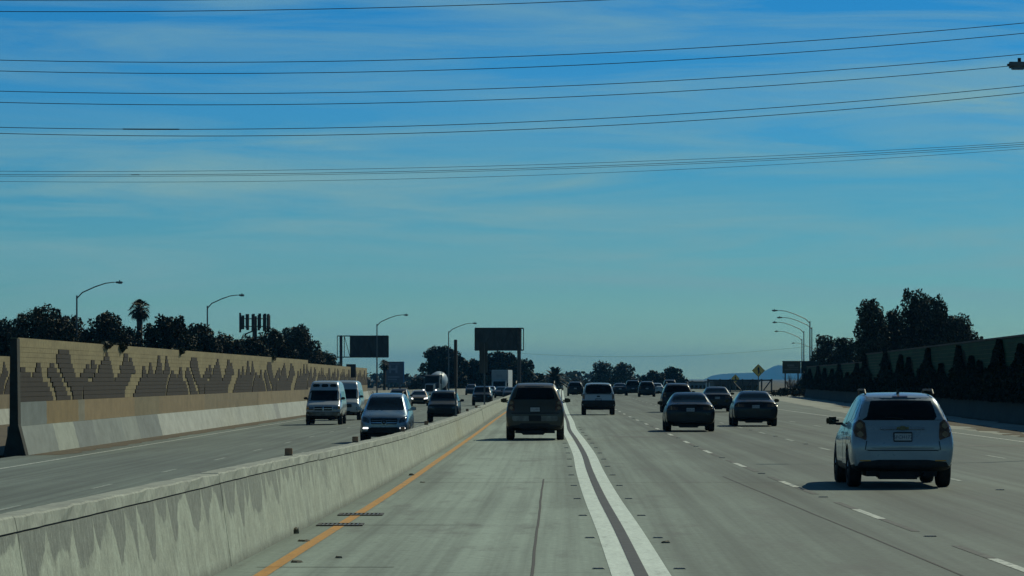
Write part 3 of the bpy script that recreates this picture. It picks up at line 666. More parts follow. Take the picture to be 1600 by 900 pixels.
# ivy on the right wall
def wall_z(x): return 15.6 / ((x - 800) / 5800.0 - .04)
IVY = [(640, 445, 70), (762, 422, 100), (830, 452, 96), (892, 464, 76), (978, 416, 130), (1072, 500, 84), (1187, 398, 150), (1240, 460, 110), (1290, 486, 96), (1382, 368, 190), (1450, 520, 120), (1500, 394, 140)]
IVYF = [(296, 535, 54), (322, 528, 40), (374, 514, 56), (408, 524, 44), (442, 530, 44), (486, 504, 56), (524, 550, 50), (576, 500, 80), (615, 530, 50)]
IVY_L = ['dark ivy column at the step where the right wall grows taller', 'sharp ivy spire second from the wall step, standing apart from its neighbours', 'slim lower ivy spire left of the broad rounded one', 'short ivy mound tucked just left of the tallest middle peak', 'broad tall ivy peak above the white SUV roof', 'lowest short ivy mound right of the broad peak over the white SUV', 'tall wide ivy peak reaching the coping right of the white SUV', 'medium ivy mound leaning on the right shoulder of the tall wide peak', 'small ivy mound just before the highest ivy peak', 'highest ivy peak, topping the coping near the right edge', 'low ivy mound in the dip between the two rightmost peaks', 'ivy peak cut by the right edge of the view']
IVYF_L = ['dark ivy clump at the far end of the lower right wall beside the green sign', 'narrow ivy tuft next to the clump by the green sign', 'rounded ivy peak a third of the way along the lower wall', 'small ivy tuft right of the rounded peak on the lower wall', 'plain ivy tuft in the middle of the lower wall', 'tallest ivy peak in the left half of the lower wall', 'lowest ivy tuft on the lower wall, in its widest gap', 'wide ivy peak on the right part of the lower wall', 'ivy tuft touching the step at the right end of the lower wall']
def ivy(v, top, wv, hang, i, far):
    x = 1180 + v / 3.6; Z = wall_z(x); zt = pz(430 + top / 3.6, Z); dz = (wall_z(1180 + (v - wv / 2) / 3.6) - wall_z(1180 + (v + wv / 2) / 3.6)) / 2
    wh = ['far wall', 'near wall'][not far]; labs = (IVYF_L if far else IVY_L)[i]
    t = thing('climbing_ivy', labs, 'ivy', (RWALL(Z) - .1, Z, 0), 0, 'ivy on the right sound wall'); zb = .98
    n = int(1300 + 380 * dz); hh = RNG.uniform(0, 1, n) ** 1.15; half = dz * 1.7 * (1.0 - hh) ** 1.6 * (1 + .22 * np.sin(hh * 17 + v)) + .16 * (1.02 - hh)
    lean = math.sin(v * 1.7) * .35 * dz; y = RNG.uniform(-1, 1, n) * half * (1 + .2 * np.sin(hh * (7 + v % 5) + v)) + lean * hh; dep = RNG.uniform(.02, .42, n) * (1 - hh * .6)
    P = np.stack([-dep + .04 * y - .02, y, zb + hh * (zt - zb)], 1)
    quad_mesh('leaves', leaves(P, .10, .7), LEAF_I, t)
    m = MB()
    for k in range(5): m.tube([(-.03 + .04 * dz * .3 * (k - 2), dz * .3 * (k - 2), zb), (-.04, dz * .12 * (k - 2), zb + (zt - zb) * .5), (-.02, 0, zb + (zt - zb) * .93)], [.03, .02, .01], 4)
    m.build('vine_stem', BARK, t)
for i, (v, top, wv) in enumerate(IVY): ivy(v, top, wv, 0, i, False)
for i, (v, top, wv) in enumerate(IVYF): ivy(v, top, wv, 0, i, True)
for lab, za, zb_, hh_ in (('low continuous ivy mass along the foot of the tall right wall', 97, 282, .95), ('low continuous ivy mass along the foot of the lower far right wall', 284, 393, .75)):
    t = thing('climbing_ivy', lab, 'ivy', (RWALL(za), za, 0), 0, 'ivy on the right sound wall'); n = int((zb_ - za) * 90); y = RNG.uniform(za, zb_, n)
    top = hh_ * (.55 + .45 * np.sin(y * .55 + 1) * np.sin(y * .17) + .25 * np.sin(y * 1.9)); top = np.clip(top, .05, None) * (np.sin(y * .31 + 2) > -.82); u = RNG.uniform(0, 1, n) ** 1.2
    P = np.stack([15.6 + .04 * y - .12 - RNG.uniform(.02, .40, n) * (1 - u * .5) - RWALL(za), y - za, 1.0 + u * top], 1); quad_mesh('leaves', leaves(P, .14, .7), LEAF_I, t)
# ivy strands hanging over the left wall
for i, (x, wd, dp, lab) in enumerate(((163, .9, .16, 'dark vine tuft hanging over the wall top left of the castle shape'), (187, 1.0, .15, 'dark vine tuft hanging over the wall top right of the castle shape'), (280, .7, .14, 'small dark vine tuft hanging over the middle of the wall top'), (425, 1.2, .14, 'vine tuft on the far part of the wall top'))):
    Z = 17.8 / ((800 - x) / 5800.0 + .0105); t = thing('hanging_vine', lab, 'vine', (LWALL(Z), Z, WB + 3.73), 0, 'vines on the left wall top'); n = 420
    P = np.stack([RNG.uniform(-.3, .22, n), RNG.normal(0, wd * .4, n), -np.abs(RNG.normal(0, .5, n)) * dp + .22], 1); P[:, 0] = np.where(P[:, 2] < .05, RNG.uniform(.1, .22, n), P[:, 0])
    quad_mesh('leaves', leaves(P, .10, .7), LEAF_D, t)
# palms
def fan_palm(label, x, Z, top, trunk_px, crown_px, group=None):
    s = F / Z; h = pz(top, Z) + 1.2; t = thing('fan_palm', label, 'palm tree', (px(x, Z), Z, -1.2), 0, group); R = crown_px / s / 2; hc = h - R * .95
    m = MB(); m.tube([(0, 0, -.1), (.1, 0, hc * .5), (.05, 0, hc)], [trunk_px / s * .5, trunk_px / s * .42, trunk_px / s * .5], 9); m.build('trunk', BARK, t, True)
    lv = []; st = MB()
    for k in range(46):
        a = k * 2.399; el = math.radians(80 - k * 3.1); d = Vector((math.cos(a) * math.cos(el), math.sin(a) * math.cos(el), math.sin(el))); L = R * random.uniform(.8, 1.05)
        b = Vector((.05, 0, hc)); e = b + d * L * .5; st.tube([b, e], [.03, .02], 4); side = d.cross(Vector((0, 0, 1)));
        side = side.normalized() if side.length > .1 else Vector((1, 0, 0)); up = side.cross(d).normalized()
        for q in range(11):
            th = (q - 5) / 5 * 1.15; dd = (d * math.cos(th) + side * math.sin(th)).normalized(); dr = Vector((0, 0, -.22 * L)); w = side * .05 * L
            lv += [e, e + dd * L * .3 + w * .8 + up * .03 * L, e + dd * L * .55 + dr, e + dd * L * .3 - w * .8]
    st.build('leaf_stalks', BARK, t); quad_mesh('crown', np.array([v[:] for v in lv]), LEAF_B, t)
    n = 260; P = np.stack([RNG.normal(.05, R * .13, n), RNG.normal(0, R * .13, n), hc - RNG.uniform(0, R * .9, n)], 1); quad_mesh('dead_skirt', leaves(P, R * .16, .3, 2.0), LEAF_B, t)
fan_palm('tall fan palm standing above the trees left of the second street lamp', 217, 330, 464, 10, 40)
fan_palm('dark fan palm between the left overhead sign back and the small blue sign', 600, 640, 560, 5, 20)
def date_palm(label, x, Z, top, w):
    s = F / Z; t = thing('date_palm', label, 'palm tree', (px(x, Z), Z, -1.2)); R = w / s / 2; h = pz(top, Z) + 1.2; hc = h - R * .75
    m = MB(); m.tube([(0, 0, -.1), (0, 0, hc)], [R * .2, R * .17], 9); m.build('trunk', BARK, t); lv = []; st = MB()
    for k in range(52):
        a = k * 2.399; el = math.radians(84 - k * 1.9); L = R * random.uniform(1.0, 1.25); b = Vector((0, 0, hc)); pts = []; d = Vector((math.cos(a) * math.cos(el), math.sin(a) * math.cos(el), math.sin(el)))
        for q in range(7): f = q / 6; pts.append(b + d * L * f + Vector((0, 0, -.42 * L * f * f)))
        st.tube(pts, [.05, .045, .04, .03, .025, .02, .01], 4); side = d.cross(Vector((0, 0, 1))).normalized() if abs(d.z) < .98 else Vector((1, 0, 0))
        for q in range(1, 7):
            for hf in (0, .5):
                p = pts[q - 1].lerp(pts[q], hf); dr = (pts[q] - pts[q - 1]).normalized()
                for sg in (-1, 1):
                    e = p + (side * sg * .9 + dr * .9).normalized() * L * .2 * (1.1 - q / 9) + Vector((0, 0, -.02)); lv += [p, p + dr * .14 * R * .5, e, p - dr * .14 * R * .5]
    st.build('frond_ribs', LEAF_B, t); quad_mesh('fronds', np.array([v[:] for v in lv]), LEAF_B, t)
date_palm('spiky date palm right of the tan SUV roof', 867, 620, 572, 60)
date_palm('second date palm half hidden behind the tan SUV roof', 845, 640, 583, 44)

# ------------------------------------------------------------------ vehicles
def shell_mesh(st, levels=2):
    """closed car body lofted through cross sections, then subdivided"""
    vs = []; N = 14
    for (y, zb, zm, zl, zt, wb, wm, wl, wt) in st:
        zl = min(zl, zt - .05); zm = min(zm, zl - .04)
        half = [(wb * .9, zb), (wb, zb + .06), (wm, zm), (wl, zl), (wt, zt - .035), (wt - .10, zt)]
        ring = [(0, zb)] + half + [(0, zt + .012)] + [(-x, z) for x, z in reversed(half)]
        vs += [(x, y, z) for x, z in ring]
    fs = []
    for i in range(len(st) - 1):
        for k in range(N): fs.append((i * N + k, i * N + (k + 1) % N, (i + 1) * N + (k + 1) % N, (i + 1) * N + k))
    for o, fl in ((0, 0), ((len(st) - 1) * N, 1)):
        cap = [(0, 1, 13), (1, 2, 12, 13), (2, 3, 11, 12), (3, 4, 10, 11), (4, 5, 9, 10), (5, 6, 8, 9), (6, 7, 8)]
        for f in cap: f = tuple(o + i for i in f); fs.append(f[::-1] if fl else f)
    me = bpy.data.meshes.new('shell'); me.from_pydata(vs, [], fs)
    bm = bmesh.new(); bm.from_mesh(me); bmesh.ops.recalc_face_normals(bm, faces=bm.faces[:]); bm.to_mesh(me); bm.free()
    return me
def evaluated(o):
    dg = bpy.context.evaluated_depsgraph_get(); dg.update(); return bpy.data.meshes.new_from_object(o.evaluated_get(dg))
def rounded(poly, r, seg=4):
    n = len(poly); out = []
    for i in range(n):
        p0, p, p1 = (Vector(poly[(i + k) % n]) for k in (-1, 0, 1)); a, b = (p0 - p), (p1 - p); rr = min(r, a.length * .45, b.length * .45)
        A, B = p + a.normalized() * rr, p + b.normalized() * rr
        for k in range(seg + 1): t = k / seg; out.append(tuple(A * (1 - t) ** 2 + p * 2 * t * (1 - t) + B * t * t))
    return out
DIRS = {'rear': (Vector((0, 1, 0)), lambda u, v, L: Vector((u, -4, v))), 'front': (Vector((0, -1, 0)), lambda u, v, L: Vector((u, L + 4, v))),
        'left': (Vector((1, 0, 0)), lambda u, v, L: Vector((-5, u, v))), 'right': (Vector((-1, 0, 0)), lambda u, v, L: Vector((5, u, v))), 'top': (Vector((0, 0, -1)), lambda u, v, L: Vector((u, v, 6)))}
def patch(name, bvh, L, side, poly, m, parent, off=.005, th=.02, r=.05, nu=9, nv=6, mi=None):
    """a piece lying on the body: its outline as seen from one side, dropped onto the shell, with thickness"""
    pl = rounded(poly, r) if r else list(poly); d, org = DIRS[side]
    vmin, vmax = min(p[1] for p in pl), max(p[1] for p in pl); cu = sum(p[0] for p in pl) / len(pl); cv = (vmin + vmax) / 2; rows = []
    for j in range(nv + 1):
        v = vmin + (vmax - vmin) * min(max(j / nv, .004), .996); xs = []
        for (a, b) in zip(pl, pl[1:] + pl[:1]):
            if (a[1] - v) * (b[1] - v) <= 0 and abs(a[1] - b[1]) > 1e-9: xs.append(a[0] + (b[0] - a[0]) * (v - a[1]) / (b[1] - a[1]))
        rows.append((v, min(xs), max(xs)))
    vs = []
    for v, x0, x1 in rows:
        for i in range(nu + 1):
            u = x0 + (x1 - x0) * i / nu; uu, vv = u, v
            for _ in range(30):
                h = bvh.ray_cast(org(uu, vv, L), d)
                if h[0] is not None: break
                uu += (cu - uu) * .05; vv += (cv - vv) * .05
            if h[0] is None: return None
            vs.append(h[0] + h[1] * off * (1 if h[1].dot(d) < 0 else -1))
    n1 = len(vs); vs += [p + d * (th + off) for p in vs]; fs = []; W_ = nu + 1
    for j in range(nv):
        for i in range(nu): q = (j * W_ + i, j * W_ + i + 1, (j + 1) * W_ + i + 1, (j + 1) * W_ + i); fs.append(q); fs.append(tuple(k + n1 for k in q[::-1]))
    per = [i for i in range(W_)] + [j * W_ + nu for j in range(1, nv + 1)] + [nv * W_ + i for i in range(nu - 1, -1, -1)] + [j * W_ for j in range(nv - 1, 0, -1)]
    for a, b in zip(per, per[1:] + per[:1]): fs.append((a, b, b + n1, a + n1))
    mb = MB(); mb.add([p[:] for p in vs], fs); o = mb.build(name, m, parent); smooth_by_angle(o, 40); return o
def mirror(poly): return [(-x, y) for x, y in reversed(poly)]
def wheel(parent, x, y, r, w, rim=RIM):
    m = MB(); n = 28; prof = [(-w / 2, r * .62), (-w / 2, r * .90), (-w * .40, r * .985), (-w * .15, r), (w * .15, r), (w * .40, r * .985), (w / 2, r * .90), (w / 2, r * .62)]; vs = []; fs = []
    for k in range(n):
        a = 2 * math.pi * k / n
        for px_, pr in prof: vs.append((px_, math.cos(a) * pr, math.sin(a) * pr))
    P_ = len(prof)
    for k in range(n):
        for q in range(P_): fs.append((k * P_ + q, k * P_ + (q + 1) % P_, ((k + 1) % n) * P_ + (q + 1) % P_, ((k + 1) % n) * P_ + q))
    o = m.add(vs, fs).build('wheel', RUBBER, parent); smooth_by_angle(o, 45); o.location = (x, y, r)
    m = MB(); sg = 1 if x > 0 else -1; m.tube([(-sg * w * .2, 0, 0), (sg * w * .22, 0, 0)], r * .62, 20)
    m.tube([(sg * w * .3, 0, 0), (sg * w * .40, 0, 0)], r * .14, 10)
    for k in range(5):
        a = 2 * math.pi * k / 5 + .3; m.tube([(sg * w * .33, math.cos(a) * r * .12, math.sin(a) * r * .12), (sg * w * .30, math.cos(a) * r * .6, math.sin(a) * r * .6)], [r * .10, r * .075], 4)
    m.build('rim', rim, o)
def text_mesh(name, body, size, m, parent, loc, rot, depth=.002):
    cu = bpy.data.curves.new(name, 'FONT'); cu.body = body; cu.size = size; cu.align_x = 'CENTER'; cu.align_y = 'CENTER'; cu.extrude = depth; cu.resolution_u = 2
    o = bpy.data.objects.new(name, cu); COL.objects.link(o); me = evaluated(o); bpy.data.objects.remove(o); bpy.data.curves.remove(cu); me.name = name
    me.materials.clear(); me.materials.append(m); o = link(name, me, parent); o.location = loc; o.rotation_euler = rot; return o
T = {}
T['suv'] = dict(L=4.77, st=[(0, .36, .60, .68, .74, .80, .84, .83, .80), (.05, .33, .66, .82, .95, .84, .895, .875, .81), (.13, .31, .70, .98, 1.12, .87, .915, .885, .80), (.24, .30, .72, 1.05, 1.30, .89, .92, .885, .735), (.42, .29, .72, 1.06, 1.52, .89, .92, .885, .675), (.62, .28, .72, 1.07, 1.635, .89, .92, .885, .655), (1.6, .25, .72, 1.06, 1.68, .90, .92, .885, .645), (2.5, .25, .70, 1.03, 1.66, .90, .92, .88, .635), (2.95, .25, .70, 1.02, 1.57, .90, .92, .88, .63), (3.75, .25, .68, .98, 1.08, .90, .915, .87, .77), (4.4, .27, .66, .90, .98, .88, .90, .84, .75), (4.68, .30, .60, .80, .86, .82, .85, .80, .71), (4.77, .34, .52, .62, .68, .72, .75, .74, .66)],
  rw=[(-.77, 1.19), (.77, 1.19), (.645, 1.585), (-.645, 1.585)], ws=[(-.70, 1.10), (.70, 1.10), (.57, 1.54), (-.57, 1.54)],
  side=[[(2.05, 1.10), (3.35, 1.10), (2.78, 1.50), (2.05, 1.55)], [(1.05, 1.12), (1.98, 1.10), (1.98, 1.56), (1.05, 1.56)], [(.52, 1.18), (.98, 1.14), (.98, 1.54), (.72, 1.53)]],
  tail=[(.63, .84), (.82, .88), (.87, 1.05), (.85, 1.17), (.74, 1.20), (.66, 1.18), (.64, 1.0)], head=[(.50, .70), (.80, .76), (.82, .90), (.54, .84)], grille=[(-.46, .60), (.46, .60), (.50, .83), (-.50, .83)], intake=[(-.62, .37), (.62, .37), (.56, .50), (-.56, .50)],
  low=[(-.80, .30), (.80, .30), (.78, .46), (.46, .46), (.44, .50), (-.44, .50), (-.46, .46), (-.78, .46)], plate=.90, wr=.35, ww=.235, wy=(.95, 3.81), wx=.79, mir=(3.22, 1.14), rail=True)
T['sedan'] = dict(L=4.8, st=[(0, .34, .55, .66, .72, .78, .83, .82, .76), (.06, .30, .60, .84, .94, .84, .89, .86, .77), (.14, .28, .62, .92, 1.02, .86, .905, .87, .75), (.62, .26, .62, .95, 1.06, .88, .91, .87, .73), (.95, .25, .62, .95, 1.23, .89, .91, .86, .66), (1.22, .25, .62, .95, 1.36, .89, .91, .86, .60), (1.6, .25, .62, .95, 1.425, .89, .91, .86, .575), (2.5, .25, .60, .93, 1.43, .89, .91, .86, .565), (2.95, .25, .60, .92, 1.34, .89, .91, .86, .575), (3.6, .25, .60, .90, 1.0, .89, .905, .85, .75), (4.4, .27, .58, .82, .88, .87, .89, .83, .73), (4.7, .30, .50, .70, .75, .80, .84, .80, .70), (4.8, .34, .46, .55, .60, .70, .74, .72, .64)],
  rw=[(-.655, 1.07), (.655, 1.07), (.525, 1.355), (-.525, 1.355)], ws=[(-.68, 1.01), (.68, 1.01), (.53, 1.33), (-.53, 1.33)],
  side=[[(2.05, .99), (3.25, .98), (2.72, 1.29), (2.05, 1.34)], [(1.18, 1.0), (1.98, .99), (1.98, 1.34), (1.45, 1.32)]],
  tail=[(.46, .78), (.84, .78), (.875, .88), (.83, .94), (.46, .90)], head=[(.48, .62), (.80, .66), (.82, .78), (.52, .74)], grille=[(-.38, .50), (.38, .50), (.42, .70), (-.42, .70)], intake=[(-.62, .34), (.62, .34), (.56, .44), (-.56, .44)],
  low=[(-.76, .30), (.76, .30), (.72, .40), (-.72, .40)], plate=.80, wr=.33, ww=.225, wy=(1.0, 3.82), wx=.785, mir=(3.1, 1.02), rail=False)
T['box'] = dict(L=4.55, st=[(0, .44, .62, .70, .75, .80, .84, .84, .80), (.03, .42, .68, .98, 1.05, .84, .88, .86, .81), (.08, .40, .70, 1.05, 1.18, .85, .885, .86, .80), (.20, .40, .70, 1.07, 1.45, .86, .885, .86, .745), (.32, .40, .70, 1.07, 1.66, .86, .885, .86, .69), (.46, .40, .70, 1.07, 1.74, .86, .885, .86, .67), (1.6, .38, .70, 1.07, 1.76, .86, .885, .86, .67), (2.6, .38, .70, 1.06, 1.74, .86, .885, .86, .66), (2.95, .38, .70, 1.06, 1.66, .86, .885, .86, .65), (3.4, .40, .70, 1.05, 1.15, .86, .88, .85, .74), (4.3, .42, .68, 1.0, 1.07, .85, .87, .83, .74), (4.48, .45, .66, .92, .98, .82, .85, .82, .74), (4.55, .5, .62, .80, .86, .78, .82, .80, .72)],
  rw=[(-.69, 1.17), (.69, 1.17), (.595, 1.64), (-.595, 1.64)], ws=[(-.70, 1.19), (.70, 1.19), (.60, 1.63), (-.60, 1.63)],
  side=[[(2.0, 1.13), (3.1, 1.12), (2.8, 1.58), (2.0, 1.62)], [(1.2, 1.13), (1.93, 1.13), (1.93, 1.62), (1.2, 1.62)], [(.42, 1.16), (1.12, 1.13), (1.12, 1.62), (.55, 1.60)]],
  tail=[(.72, .84), (.83, .85), (.85, 1.14), (.73, 1.14)], head=[(.50, .74), (.78, .76), (.79, .93), (.52, .91)], grille=[(-.42, .70), (.42, .70), (.42, .93), (-.42, .93)], intake=[(-.5, .52), (.5, .52), (.48, .60), (-.48, .60)],
  low=[(-.80, .44), (.80, .44), (.80, .62), (-.80, .62)], plate=.82, wr=.36, ww=.24, wy=(.88, 3.55), wx=.76, mir=(3.0, 1.2), rail=False)
T['van'] = dict(L=5.3, st=[(0, .45, .80, 1.12, 2.1, .85, .95, .95, .80), (.05, .42, .80, 1.2, 2.28, .90, .99, .98, .80), (.3, .42, .8, 1.2, 2.36, .92, 1.0, .98, .76), (3.2, .42, .80, 1.2, 2.38, .92, 1.0, .98, .74), (3.55, .42, .80, 1.2, 2.34, .92, 1.0, .98, .74), (3.8, .42, .8, 1.2, 2.14, .92, 1.0, .98, .78), (3.92, .42, .80, 1.2, 1.97, .92, 1.0, .97, .82), (4.05, .42, .80, 1.2, 1.90, .92, 1.0, .97, .83), (4.62, .42, .80, 1.12, 1.27, .92, .99, .95, .86), (5.1, .45, .78, 1.02, 1.14, .90, .96, .92, .84), (5.24, .48, .74, .95, 1.04, .88, .94, .91, .83), (5.3, .52, .70, .86, .95, .86, .92, .90, .82)],
  rw=[(-.75, 1.3), (.75, 1.3), (.72, 1.9), (-.72, 1.9)], ws=[(-.84, 1.30), (.84, 1.30), (.76, 1.86), (-.76, 1.86)],
  side=[[(3.3, 1.25), (4.45, 1.24), (4.1, 1.78), (3.3, 1.8)], [(1.9, 1.28), (3.1, 1.28), (3.1, 1.8), (1.9, 1.8)], [(.4, 1.28), (1.7, 1.28), (1.7, 1.8), (.4, 1.8)]],
  tail=[(.80, .85), (.92, .86), (.92, 1.3), (.80, 1.3)], head=[(.52, .79), (.78, .79), (.78, .97), (.52, .97)], grille=[(-.48, .78), (.48, .78), (.48, .98), (-.48, .98)], intake=[(-.4, .52), (.4, .52), (.38, .58), (-.38, .58)],
  low=[(-.86, .5), (.86, .5), (.86, .68), (-.86, .68)], plate=.84, wr=.36, ww=.24, wy=(.95, 4.35), wx=.86, mir=(4.25, 1.42), rail=False)
def S(poly, sx, sz): return [(x * sx, z * sz) for x, z in poly]
def vehicle(kind, name, label, cat, cx, Z, pm, zg=0.0, front=False, sx=1.0, sy=1.0, sz=1.0, group=None, near=True, lit=False, yaw=0.0, opt=()):
    """cx: image column of the middle of the end that faces us, Z: depth of that end"""
    d = T[kind]; L = d['L'] * sy; heading = -.0118 + yaw
    st = [(y * sy, a * sz, b * sz, c * sz, e * sz, f * sx, g_ * sx, h * sx, i * sx) for y, a, b, c, e, f, g_, h, i in d['st']]
    t = thing(name, label, cat, (0, 0, 0), 0, group)
    o = link('body', shell_mesh(st), t); o.data.materials.append(pm); o.data.materials.append(BLACK)
    ss = o.modifiers.new('s', 'SUBSURF'); ss.levels = 2; full = evaluated(o); bm = bmesh.new(); bm.from_mesh(full); bvh = BVHTree.FromBMesh(bm); bm.free()
    r = d['wr'] * (sz if sz < 1.08 else 1.06); w = d['ww']; wx = d['wx'] * sx; wy = [y * sy for y in d['wy']]
    cut = MB()
    for y in wy:
        cut.tube([(-1.4 * sx, y, r + .01), (-.42 * sx, y, r + .01)], r + .065, 24, mi=1); cut.tube([(.42 * sx, y, r + .01), (1.4 * sx, y, r + .01)], r + .065, 24, mi=1)
    co = cut.build('cutter', [pm, BLACK]); bo = o.modifiers.new('b', 'BOOLEAN'); bo.object = co; bo.solver = 'EXACT'; bo.operation = 'DIFFERENCE'
    nm = evaluated(o); o.modifiers.clear(); bpy.data.meshes.remove(full); o.data = nm; nm.name = 'body'
    zl_ = {'suv': .40, 'box': .50, 'sedan': .345, 'van': .50}[kind] * sz
    for f in nm.polygons:
        if f.center.z < zl_: f.material_index = 1
    bpy.data.objects.remove(co); smooth_by_angle(o, 48)
    P_ = lambda nm_, side, poly, m, **k: patch(nm_, bvh, L, side, poly, m, t, **k)
    P_('rear_window', 'rear', S(d['rw'], sx, sz), GLASS, r=.09, nu=10, nv=6)
    P_('windshield', 'front', S(d['ws'], sx, sz), GLASS, r=.06, nu=12, nv=7)
    for sd in ('left', 'right'):
        for q in d['side']: P_('side_window', sd, [(y * sy, z * sz) for y, z in q], GLASS, r=.05, nu=6, nv=5)
    tl, hd = S(d['tail'], sx, sz), S(d['head'], sx, sz); tcx = sum(p[0] for p in tl) / len(tl); tzs = [p[1] for p in tl]
    for pp, sg in ((tl, 1), (mirror(tl), -1)):
        lo_ = P_('tail_light', 'rear', pp, REDLAMP, r=.03, off=.012, nu=5, nv=6)
        if near and lo_:
            for f_ in (.28, .70):
                zc_ = min(tzs) + (max(tzs) - min(tzs)) * f_; q_ = min(.055, (max(tzs) - min(tzs)) * .2)
                c_ = P_('lamp_cell', 'rear', [(sg * tcx - q_, zc_ - q_), (sg * tcx + q_, zc_ - q_), (sg * tcx + q_, zc_ + q_), (sg * tcx - q_, zc_ + q_)], CELL, r=.05, off=.018, nu=3, nv=3)
                if c_: c_.parent = lo_
    if 'van_front' not in opt and 'lux' not in opt:
        for pp in (hd, mirror(hd)): P_('head_light', 'front', pp, LIT if lit and 'drl' not in opt else LENS, r=.03, off=.010, nu=5, nv=4)
    gr = P_('grille', 'front', S(d['grille'], sx, sz), BLACK, r=.04, off=.008, nu=10, nv=5)
    P_('air_intake', 'front', S(d['intake'], sx, sz), BLACK, r=.03, off=.006)
    P_('bumper_trim', 'rear', S(d['low'], sx, sz), BLACK, r=.02, off=.012, nu=14, nv=5)
    # under-body, axle, exhaust
    m = MB(); zb = min(s_[1] for s_ in st); m.box(-.62 * sx, .62 * sx, .25 * sy, L - .3, zb - .05, zb + .12)
    m.tube([(-wx, wy[0], r * .95), (wx, wy[0], r * .95)], .06, 8); m.tube([(-wx, wy[1], r * .95), (wx, wy[1], r * .95)], .05, 8)
    m.box(-.42 * sx, .3 * sx, .18, .7, zb - .10, zb + .06, bev=.03); m.tube([(.40 * sx, .1, zb - .01), (.40 * sx, 1.2, zb - .01)], .032, 8); m.build('underbody', BLACK, t)
    for y in wy:
        for sg in (-1, 1): wheel(t, sg * wx, y, r, w)
    my, mzv = d['mir'][0] * sy, d['mir'][1] * sz
    if near:
        for sg in (-1, 1):
            m = MB(); x0 = .88 * sx; m.box(min(sg * x0, sg * (x0 + .235)), max(sg * x0, sg * (x0 + .235)), my - .06, my + .07, mzv - .06, mzv + .08, bev=.05); m.box(min(sg * (x0 - .12), sg * (x0 + .05)), max(sg * (x0 - .12), sg * (x0 + .05)), my - .03, my + .04, mzv - .07, mzv - .02)
            q = m.build('mirror', BLACK if 'paintmirror' not in opt else [pm], t); smooth_by_angle(q, 40)
            g2 = MB(); xm = sg * (x0 + .15); g2.box(xm - .085, xm + .085, my - .064, my - .058, mzv - .045, mzv + .06); g2.build('mirror_glass', GLASS, q)
        # licence plates, dark frame and illegible dark characters
        zp = d['plate'] * sz
        hh = bvh.ray_cast(Vector((0, -4, zp)), Vector((0, 1, 0)))
        if hh[0] is not None:
            y0 = min(hh[0].y, *(bvh.ray_cast(Vector((xx, -4, zz)), Vector((0, 1, 0)))[0].y for xx in (-.14, .14) for zz in (zp - .07, zp + .07)))
            m = MB(); m.box(-.165, .165, y0 - .016, y0 + .05, zp - .085, zp + .085, bev=.008); fr = m.build('plate_frame', BLACK, t)
            m = MB(); m.box(-.148, .148, y0 - .019, y0 - .010, zp - .062, zp + .062); m.build('license_plate', PLATE, fr)
            text_mesh('plate_text', opt_text(opt), .085, PLATEINK, fr, (0, y0 - .0195, zp - .005), (math.radians(90), 0, 0), .0008)
    if d['rail'] and near:
        for sg in (-1, 1):
            m = MB(); zr = st[6][4]; m.tube([(sg * .60 * sx, .75 * sy, zr - .03), (sg * .60 * sx, .95 * sy, zr + .045), (sg * .59 * sx, 2.4 * sy, zr + .04), (sg * .58 * sx, 2.55 * sy, zr - .03)], .019, 6); m.build('roof_rail', BLACK, t)
    if front: t.location = (px(cx, Z) , Z + L, zg); t.rotation_euler = (0, 0, heading + math.pi); t.location = Vector((px(cx, Z), Z, zg)) + Matrix.Rotation(heading + math.pi, 3, 'Z') @ Vector((0, -L, 0))
    else: t.location = (px(cx, Z), Z, zg); t.rotation_euler = (0, 0, heading)
    return t, bvh, L, P_
def opt_text(opt):
    for q in opt:
        if q.startswith('plate='): return q[6:]
    return random.choice('3456') + ''.join(random.choice('ABCDEFGHKLMNPRTUVXZ') for _ in range(3)) + ''.join(random.choice('0123456789') for _ in range(3))
WHITEP = paint('white_car_paint', (.40, .44, .44), .0, .25)
PEARLP = paint('silver_white_car_paint', (.27, .315, .335), .25, .25)
TANP = paint('khaki_car_paint', (.065, .058, .042), .3)
BLACKP = paint('black_car_paint', (.004, .0045, .005), .0, .25)
GREYP = paint('charcoal_car_paint', (.014, .015, .017), .2)
SILVBLUE = paint('silver_blue_car_paint', (.20, .27, .32), .65, .25)
GREENP = paint('dark_green_car_paint', (.015, .021, .020), .2)
GOLDP = paint('gold_car_paint', (.20, .14, .06), .5)
SILVERP = paint('silver_car_paint', (.40, .43, .45), .6, .25)
NAVYP = paint('navy_car_paint', (.008, .012, .020), .1)
G_AWAY, G_ON = 'vehicles driving away on the right roadway', 'oncoming vehicles on the left roadway'
# white SUV, nearest
t, bvh, L, P_ = vehicle('suv', 'suv', 'white compact SUV with black tinted rear window, nearest vehicle on the right', 'suv', 1411, 65.2, PEARLP, group=G_AWAY, opt=('plate=6FCH172',))
P_('tailgate_seam', 'rear', [(-.60, .655), (.60, .655), (.66, .675), (-.66, .675)], JOINT, r=0, off=.004, nu=14, nv=2)
for sg in (-1, 1): P_('tailgate_seam', 'rear', [(sg * .66 - .008, .675), (sg * .66 + .008, .675), (sg * .635 + .008, .83), (sg * .635 - .008, .83)], JOINT, r=0, off=.004, nu=1, nv=5)
P_('bumper_crease', 'rear', [(-.55, .70), (.55, .70), (.55, .708), (-.55, .708)], JOINT, r=0, off=.003, nu=10, nv=1)
P_('chrome_bar', 'rear', [(-.40, 1.025), (.40, 1.025), (.38, 1.062), (-.38, 1.062)], CHROME, r=.01, off=.022, nu=8, nv=2)
GOLDB = noisy('gold_badge', (.35, .27, .12), (.25, .19, .09), 9, .3, metal=.8)
eb = P_('emblem', 'rear', [(-.11, 1.03), (.11, 1.03), (.115, 1.062), (-.10, 1.062)], GOLDB, r=.005, off=.032, nu=3, nv=2)
